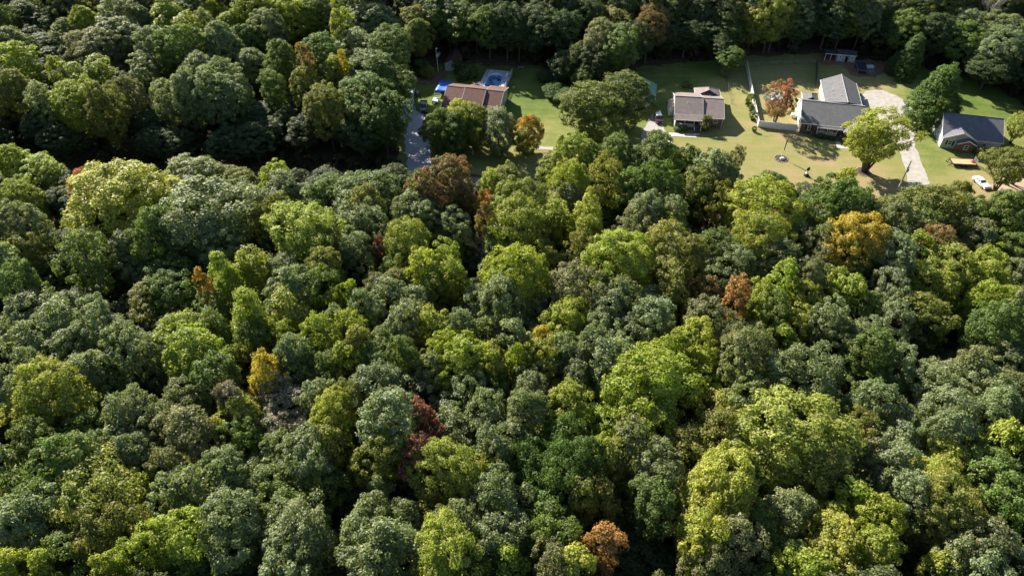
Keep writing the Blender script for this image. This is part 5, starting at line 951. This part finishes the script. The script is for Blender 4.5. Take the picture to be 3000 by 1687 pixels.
KIND = {'s': 'oak_tree', 'm': 'oak_tree', 'k': 'khaki_dark_tree', 'd': 'khaki_dark_tree', 'g': 'green_tree', 'o': 'olive_green_tree', 'l': 'maple_tree', 'n': 'maple_tree', 'y': 'maple_tree', 'a': 'maple_tree', 'r': 'maple_tree', 'b': 'maple_tree', 'v': 'green_tree', 'w': 'maroon_tree', 'q': 'maple_tree', 'c': 'green_tree'}  # names are assigned by leaf colour; the species are not identified
NAMES = {'big': 'oak_tree', 'med': 'oak_tree', 'small': 'young_tree', 'F': 'broadleaf_tree', 'T': 'poplar_tree', 'C': 'columnar_tree', 'N': 'slender_tree', 'P': 'cedar_tree', 'V': 'maple_tree', 'Y': 'yard_tree', 'bush': 'shrub', 'X': 'bare_tree'}
def leaf_props(o, code, rnd):
    if code == 'q': base, acc, turn, sheen = (.13, .15, .03), (.52, .25, .035), .32, .35
    else: base, acc, turn, sheen, _ = PAL[code]
    j = lambda c: tuple(max(.01, x * f * k) for x, k in zip(c, (rnd.uniform(.93, 1.08), 1, rnd.uniform(.85, 1.15))))
    f = rnd.uniform(1.15, 1.48); o.color = (*j(base), 1); o['accent'] = j(acc); o['turn'] = turn + rnd.uniform(-.12, .12); o['sheen'] = sheen
def plant(name, key, X, Y, spread, h, code, rnd, var=None):
    t = bpy.data.objects.new(name, None); COL.objects.link(t); t.location = (X, Y, 0); rot = rnd.uniform(0, 6.28); t.rotation_euler = (0, 0, rot); t.empty_display_size = .5
    if key == 'X':
        k = bpy.data.objects.new('trunk', XT); COL.objects.link(k); k.parent = t; k.scale = (spread / 8, spread / 8, h / 16); return t
    L_, R_, H = FORMS[key]; me, tm = L_[rnd.randrange(len(L_))]; ov = rnd.uniform(.84, 1.19); e_ = 1.12 if key in ('big', 'med', 'F', 'T') else 1.0; sc = (spread / 2 / R_ * ov * e_, spread / 2 / R_ / ov * e_, h / H)
    c = bpy.data.objects.new('crown', me); COL.objects.link(c); c.parent = t; c.scale = sc; leaf_props(c, code, rnd); c['label'] = ''; del c['label']
    if key != 'bush': k = bpy.data.objects.new('trunk', tm); COL.objects.link(k); k.parent = t; k.scale = sc
    return t
rnd = random.Random(21); ALL = []
for tile, txt in TREES.items():
    for ent in txt.split(';'):
        if not ent.strip(): continue
        lm = None
        if '@' in ent: ent, lm = ent.split('@')
        f = ent.split(); x, y, w = map(float, f[:3]); code = f[3]; key = None; h = None
        for q in f[4:]:
            if q[0].isalpha(): key = q
            else: h = float(q)
        ox, oy, s = SURVEY[tile]; px, py, pw = ox + x / s, oy + y / s, w / s
        if h is None and py < 175 and px > 1150: h = rnd.uniform(13.5, 17)
        edge_h = h
        if h is None and code == 'd': h = rnd.uniform(9.5, 13)
        if h is None: h = rnd.uniform(15.8, 20.8) + (1.5 if pw > 150 else 0) - (2.0 if pw < 75 and code in 'sgdok' else 0) + (1.2 if pw < 120 and code in 'yarwnb' else 0)
        if tile == 'D' and 300 < x < 1500 and 620 < y < 1120 and code in 'sgdok' or tile == 'G' and 600 < x < 1100 and 150 < y < 340: h *= .70
        zc = h * (.80 if h > 10 else .6); X, Y = at(px, py, zc); dep = px_of(X, Y, zc)[2]; spread = pw * dep / F_PX * 1.08
        if key is None: key = 'big' if spread > 8.6 else ('med' if spread > 5.0 else 'small')
        if edge_h and edge_h <= 5.5 and key in ('small', 'med', 'big'): key = 'bush'
        if key in ('F',) and spread < 6.5: key = 'med'
        ALL.append([X, Y, h, spread, code, key, lm.strip() if lm else None, px, py])
HOUSES = [(-18.5, 171.3, R(-12), -2, 17, -3, 27), (42.8, 164.15, A2, -4, 14, -4, 19), (75.1, 161.9, A3, -2, 18, -4, 29), (108.9, 155.1, A4, -1.5, 15, -3, 13)]
def on_house(X, Y):
    for ox, oy, a, x0, x1, y0, y1 in HOUSES:
        dx, dy = X - ox, Y - oy; x = dx * math.cos(a) + dy * math.sin(a); y = -dx * math.sin(a) + dy * math.cos(a)
        if x0 < x < x1 and y0 < y < y1: return True
    return False
ROADY = lambda X: float(np.interp(X, [p[0] for p in RC], [p[1] for p in RC]))
for T in ALL:                                         # no trunk stands in a house or on the carriageway
    d = T[1] - ROADY(T[0]); py = T[8]
    if T[2] > 12 and 300 < py < 428 and -6 < d < 9 and T[0] < -24: T[5] = None; continue    # only the flank of the tree behind shows there
    if -6 > d > -24 and T[0] < -24 and T[2] > 12:
        T[2] *= .84
        if d > -10: T[1] = ROADY(T[0]) - 10; d = -10
    if T[2] > 12 and py <= 300 and d < 10 and T[0] < -20: T[1] = ROADY(T[0]) + 10
    elif abs(d) < 5.5: T[1] = ROADY(T[0]) + (-5.8 if d < 2 else 5.8)
    if T[2] > 11.5 and T[5] not in ('P', 'Y', 'V'):                      # tall wood trees keep off the lawns and yards
        step = .5 if T[8] < 330 else -.5
        for _ in range(80):
            if not (inside((T[0], T[1] + (-T[3] * .22 if step > 0 else T[3] * .22)), LAWN) or on_house(T[0], T[1])): break
            T[1] += step
        if abs(T[1] - ROADY(T[0])) < 5.5: T[1] = ROADY(T[0]) - 5.8
ALL = [T for T in ALL if T[5]]
for T in ALL:
    if 42 < T[0] < 67 and 196 < T[1] < 216: T[2] = min(T[2], 11.0)
YARDS = [(-25, -11.5, 192, 206.5), (92.5, 107.5, 196, 207)]
CX, CY = at(2825, 985)
def near_yard(X, Y): return any(a - 1 < X < b + 1 and c - 1 < Y < d + 1 for a, b, c, d in YARDS)
for T in ALL:
    while T[2] > 8 and any(a - 2 < T[0] < b + 2 and c - 6 < T[1] < d + 1 for a, b, c, d in YARDS): T[1] += 1
def octant(T, L_):
    dx, dy = T[0] - L_[0], T[1] - L_[1]; a = math.degrees(math.atan2(dy, dx)) % 360
    return ['right of', 'behind and right of', 'behind', 'behind and left of', 'left of', 'in front and left of', 'in front of', 'in front and right of'][int((a + 22.5) // 45) % 8]
SHORT = {'tall yellow-green columnar tree': 'the columnar tree', 'orange tipped tree above the driveway woods': 'the orange tipped tree', 'red and orange topped tree at the roadside': 'the red roadside tree', 'big pale grey-green oak at the roadside': 'the pale roadside oak', 'huge yellow-olive tree at the roadside': 'the yellow roadside tree', 'vast grey-green oak beyond the mauve tree': 'the vast roadside oak', 'small mauve grey tree': 'the small mauve tree', 'bright lime poplar in the middle left woods': 'the bright lime poplar', 'tall bright lime poplar beside its olive twin': 'the tall twin poplar', 'russet brown tree at the road edge': 'the russet roadside tree', 'narrow rust red tree': 'the rust red tree', 'lime maple beside the narrow rust red tree': 'the lime maple', 'bare grey branched tree': 'the bare tree', 'broad lime domed tree in mid woods': 'the lime domed tree', 'broad bright green tree beside its olive twin': 'the bright twin tree', 'khaki domed oak in mid woods': 'the khaki domed oak', 'yellow-green round tree in the centre': 'the central yellow-green tree', 'lime spreading tree by the grey hut roof': 'the tree hiding the hut', 'yellow-green domed tree near the grey hut': 'the yellow-green dome', 'golden yellow spreading maple': 'the golden maple', 'brownish russet tree next to the orange one': 'the brownish russet tree', 'orange tree in the right hand woods': 'the orange tree', 'large khaki oak below the russet tree': 'the large khaki oak', 'lime olive tree in the lower left woods': 'the lime olive tree', 'small golden yellow tree in the lower left woods': 'the small golden tree', 'mauve grey broad oak': 'the mauve oak', 'huge yellow-green maple in the lower left': 'the huge lower left maple', 'broad round grey-green oak near the bottom edge': 'the round bottom edge oak', 'largest bright lime tree low in the centre': 'the largest lime tree', 'dark maroon tree low in the woods': 'the maroon tree', 'pinkish red tree low in the woods': 'the pinkish red tree', 'yellow-olive round tree beside the pinkish red tree': 'the yellow-olive tree', 'vivid dark green dense tree low in the centre': 'the vivid green tree', 'pale grey-green oak at the bottom edge': 'the pale bottom edge oak', 'orange brown tree at the bottom edge': 'the orange brown tree', 'round pale grey-green oak low on the right': 'the round pale oak', 'enormous yellow-green tree low on the right': 'the enormous yellow-green tree', 'yellow-green tall tree low on the right': 'the tall yellow-green tree', 'bright yellow-green round tree at the bottom centre right': 'the round yellow-green tree', 'rounded bright oak crown at the wood corner': 'the wood corner oak', 'yellow tinged tree hiding the brown roofed house': 'the yellow tinged tree', 'orange topped maple in the front yard': 'the orange topped maple', 'tall olive tree behind the green roofed garage': 'the tall olive tree', 'tall brown tinged tree behind the green roofed garage': 'the tall brown tree', 'larger of the two round trees before the green roofed garage': 'the larger round tree', 'nearer round tree in front of the garage': 'the nearer round tree', 'bright lime young tree at the wood edge': 'the lime young tree', 'pale yellow-green tree above the fenced yard': 'the pale fence-side tree', 'smaller dark cedar at the yard corner': 'the smaller cedar', 'big bushy green cedar between the houses': 'the big cedar', 'x': 'x'}
MARKS = [(T[0], T[1], SHORT[T[6]], T) for T in ALL if T[6]]
MARKS += [(*h1w(7, 6)[:2], 'the brown roofed house', None), (*h2w(6, 7)[:2], 'the taupe roofed house', None), (*h3w(8, 10)[:2], 'the charcoal roofed house', None), (*h4w(7, 6)[:2], 'the blue-grey roofed house', None),
          (-18, 200, 'the grey gabled shed', None), (100.5, 203.5, 'the blue-grey shed', None), (-8, 190, 'the plank pool deck', None), (80, 199.5, 'the thin rail fence', None), (*at(2790, 925), 'the half hidden cabin', None), (-23, 160, 'the shaded gravel driveway', None)]
ORD = ['nearest', 'second nearest', 'third nearest', 'fourth nearest', 'fifth nearest', 'sixth nearest', 'seventh nearest', 'eighth nearest', 'ninth nearest', 'tenth nearest', 'eleventh nearest', 'twelfth nearest', 'thirteenth nearest', 'fourteenth nearest']
SH = {'big': 'broad oak', 'med': 'oak', 'small': 'slim tree', 'F': 'rounded tree', 'T': 'pointed poplar', 'C': 'column tree', 'N': 'slender tree', 'P': 'cedar', 'V': 'open branched tree', 'Y': 'full tree', 'bush': 'shrub', 'X': 'bare tree'}
groups = {}
for i, T in enumerate(ALL):
    if T[6]: continue
    m = min(range(len(MARKS)), key=lambda k: (MARKS[k][0] - T[0]) ** 2 + (MARKS[k][1] - T[1]) ** 2)
    cn = PAL[T[4]][4] if T[4] in PAL else 'orange topped'
    if T[4] == 'x': cn = 'leafless'
    groups.setdefault((m, octant(T, MARKS[m]), cn, SH[T[5]]), []).append(i)
LAB = {}
for (m, oc, cn, sh), ids in groups.items():
    ids.sort(key=lambda i: (MARKS[m][0] - ALL[i][0]) ** 2 + (MARKS[m][1] - ALL[i][1]) ** 2)
    for k, i in enumerate(ids):
        LAB[i] = (f'{ORD[k]} ' if len(ids) > 1 else '') + f'{cn} {sh} {oc} {MARKS[m][2]}'
PAL['x'] = PAL['k']
for i, T in enumerate(ALL):
    X, Y, h, spread, code, key, lm, px, py = T
    lab = lm or LAB[i]; wd = lab.split()
    o = plant(KIND.get(code, 'tree') if key in ('big', 'med', 'F') else NAMES[key], key, X, Y, spread, h, code, rnd)
    tag(o, lab, 'bush' if key == 'bush' else 'tree', 'trees of the mixed wood' if key != 'bush' else 'shrubs by the houses')
for X, Y, h, spread, code, key, name, lab, cat in LANDSCAPE:
    o = plant(name, {'S': 'bush'}.get(key, key), X, Y, spread, h, code, rnd); tag(o, lab, cat)

# ---- the wood's mass: low growth between the trunks, and the wood that goes on outside the picture
def blocked(X, Y, m=0):
    if inside((X, Y), LAWN): return True
    return abs(Y - ROADY(X)) < 5.2 or on_house(X, Y)
def scatter(name, srcs, pts):
    """pts: (x, y, z-scale, xy-scale, rotation, index). One object; the plants are placed by geometry nodes"""
    me = bpy.data.meshes.new(name); me.from_pydata([(p[0], p[1], 0) for p in pts], [], [])
    for k, ty, vals in (('sc', 'FLOAT_VECTOR', [c for p in pts for c in (p[3], p[3], p[2])]), ('rz', 'FLOAT_VECTOR', [c for p in pts for c in (0, 0, p[4])])):
        me.attributes.new(k, ty, 'POINT').data.foreach_set('vector', vals)
    me.attributes.new('pick', 'INT', 'POINT').data.foreach_set('value', [p[5] for p in pts])
    o = bpy.data.objects.new(name, me); COL.objects.link(o); o['kind'] = 'stuff'
    ng = bpy.data.node_groups.new(name, 'GeometryNodeTree'); ng.interface.new_socket('Geometry', in_out='INPUT', socket_type='NodeSocketGeometry'); ng.interface.new_socket('Geometry', in_out='OUTPUT', socket_type='NodeSocketGeometry')
    N, L = ng.nodes, ng.links; gi = N.new('NodeGroupInput'); go = N.new('NodeGroupOutput'); ip = N.new('GeometryNodeInstanceOnPoints'); gt = N.new('GeometryNodeGeometryToInstance')
    for s in reversed(srcs):
        so = bpy.data.objects.new(name + '_source', s); oi = N.new('GeometryNodeObjectInfo'); oi.inputs['Object'].default_value = so; L.new(oi.outputs['Geometry'], gt.inputs[0])
    ip.inputs['Pick Instance'].default_value = True
    def na(k, ty):
        a = N.new('GeometryNodeInputNamedAttribute'); a.data_type = ty; a.inputs[0].default_value = k; return a.outputs[0]
    L.new(gi.outputs[0], ip.inputs['Points']); L.new(gt.outputs[0], ip.inputs['Instance']); L.new(na('sc', 'FLOAT_VECTOR'), ip.inputs['Scale']); L.new(na('rz', 'FLOAT_VECTOR'), ip.inputs['Rotation']); L.new(na('pick', 'INT'), ip.inputs['Instance Index'])
    L.new(ip.outputs[0], go.inputs[0]); md = o.modifiers.new('scatter', 'NODES'); md.node_group = ng
    return o
# low growth
pts = []
rg = random.Random(3)
for _ in range(9000):
    Y = rg.uniform(34, 262); half = (Y * .78 + 45); X = rg.uniform(-half, half)
    if blocked(X, Y): continue
    pts.append((X, Y, rg.uniform(.6, 1.9), rg.uniform(.6, 1.7), rg.uniform(0, 6.28), rg.randrange(3)))
    if len(pts) > 3600: break
bushes = [a for a, b in FORMS['bush'][0]]
u = scatter('undergrowth', bushes, pts); u.color = (.045, .060, .022, 1); u['accent'] = (.10, .08, .035); u['turn'] = .2; u['sheen'] = .3
# mid-height fillers where the canopy has holes
cx = np.array([[T[0], T[1], T[3] / 2] for T in ALL]); fill = []
for _ in range(6000):
    Y = rg.uniform(36, 250); half = (Y * .74 + 28); X = rg.uniform(-half, half)
    if blocked(X, Y) or abs(Y - ROADY(X)) < 9 or near_yard(X, Y) or (abs(X - CX) < 8 and -16 < Y - CY < 8): continue
    d = np.hypot(cx[:, 0] - X, cx[:, 1] - Y) - cx[:, 2]
    if d.min() > -.2 and all((X - f[0]) ** 2 + (Y - f[1]) ** 2 > 16 for f in fill):
        fill.append((X, Y, rg.uniform(.45, .66), rg.uniform(.7, 1.0), rg.uniform(0, 6.28), rg.randrange(6)))
# outside the frame: the wood goes on
belt = []
for i in range(-46, 47):
    for j in range(-2, 52):
        X = i * 8.2 + rg.uniform(-2.4, 2.4); Y = 10 + j * 7.2 + rg.uniform(-2.4, 2.4)
        if Y < 20 or blocked(X, Y): continue
        px, py, dep = px_of(X, Y, 13)
        sx, sy, _ = px_of(X, Y, 20)
        if -70 < px < 3070 and sy > -45 and py < 1687 + 95: continue
        if -70 < px < 3070 and py > 1782: pass
        far = min(abs(px + 0), abs(px - 3000)) 
        if Y > 330 or abs(X) > 330: continue
        belt.append((X, Y, rg.uniform(.72, 1.12), rg.uniform(.8, 1.1), rg.uniform(0, 6.28), rg.randrange(9)))
meds = [a for a, b in FORMS['med'][0]]; bigs = [a for a, b in FORMS['big'][0]]
if fill: o = scatter('understory', meds, fill); o.color = (.055, .085, .026, 1); o['accent'] = (.10, .12, .035); o['turn'] = .1; o['sheen'] = .4
o = scatter('surrounding_woods', bigs, belt); o.color = (.070, .100, .034, 1); o['accent'] = (.13, .15, .04); o['turn'] = .25; o['sheen'] = .5
print('TREES', len(ALL), 'fill', len(fill), 'belt', len(belt), 'low', len(pts))
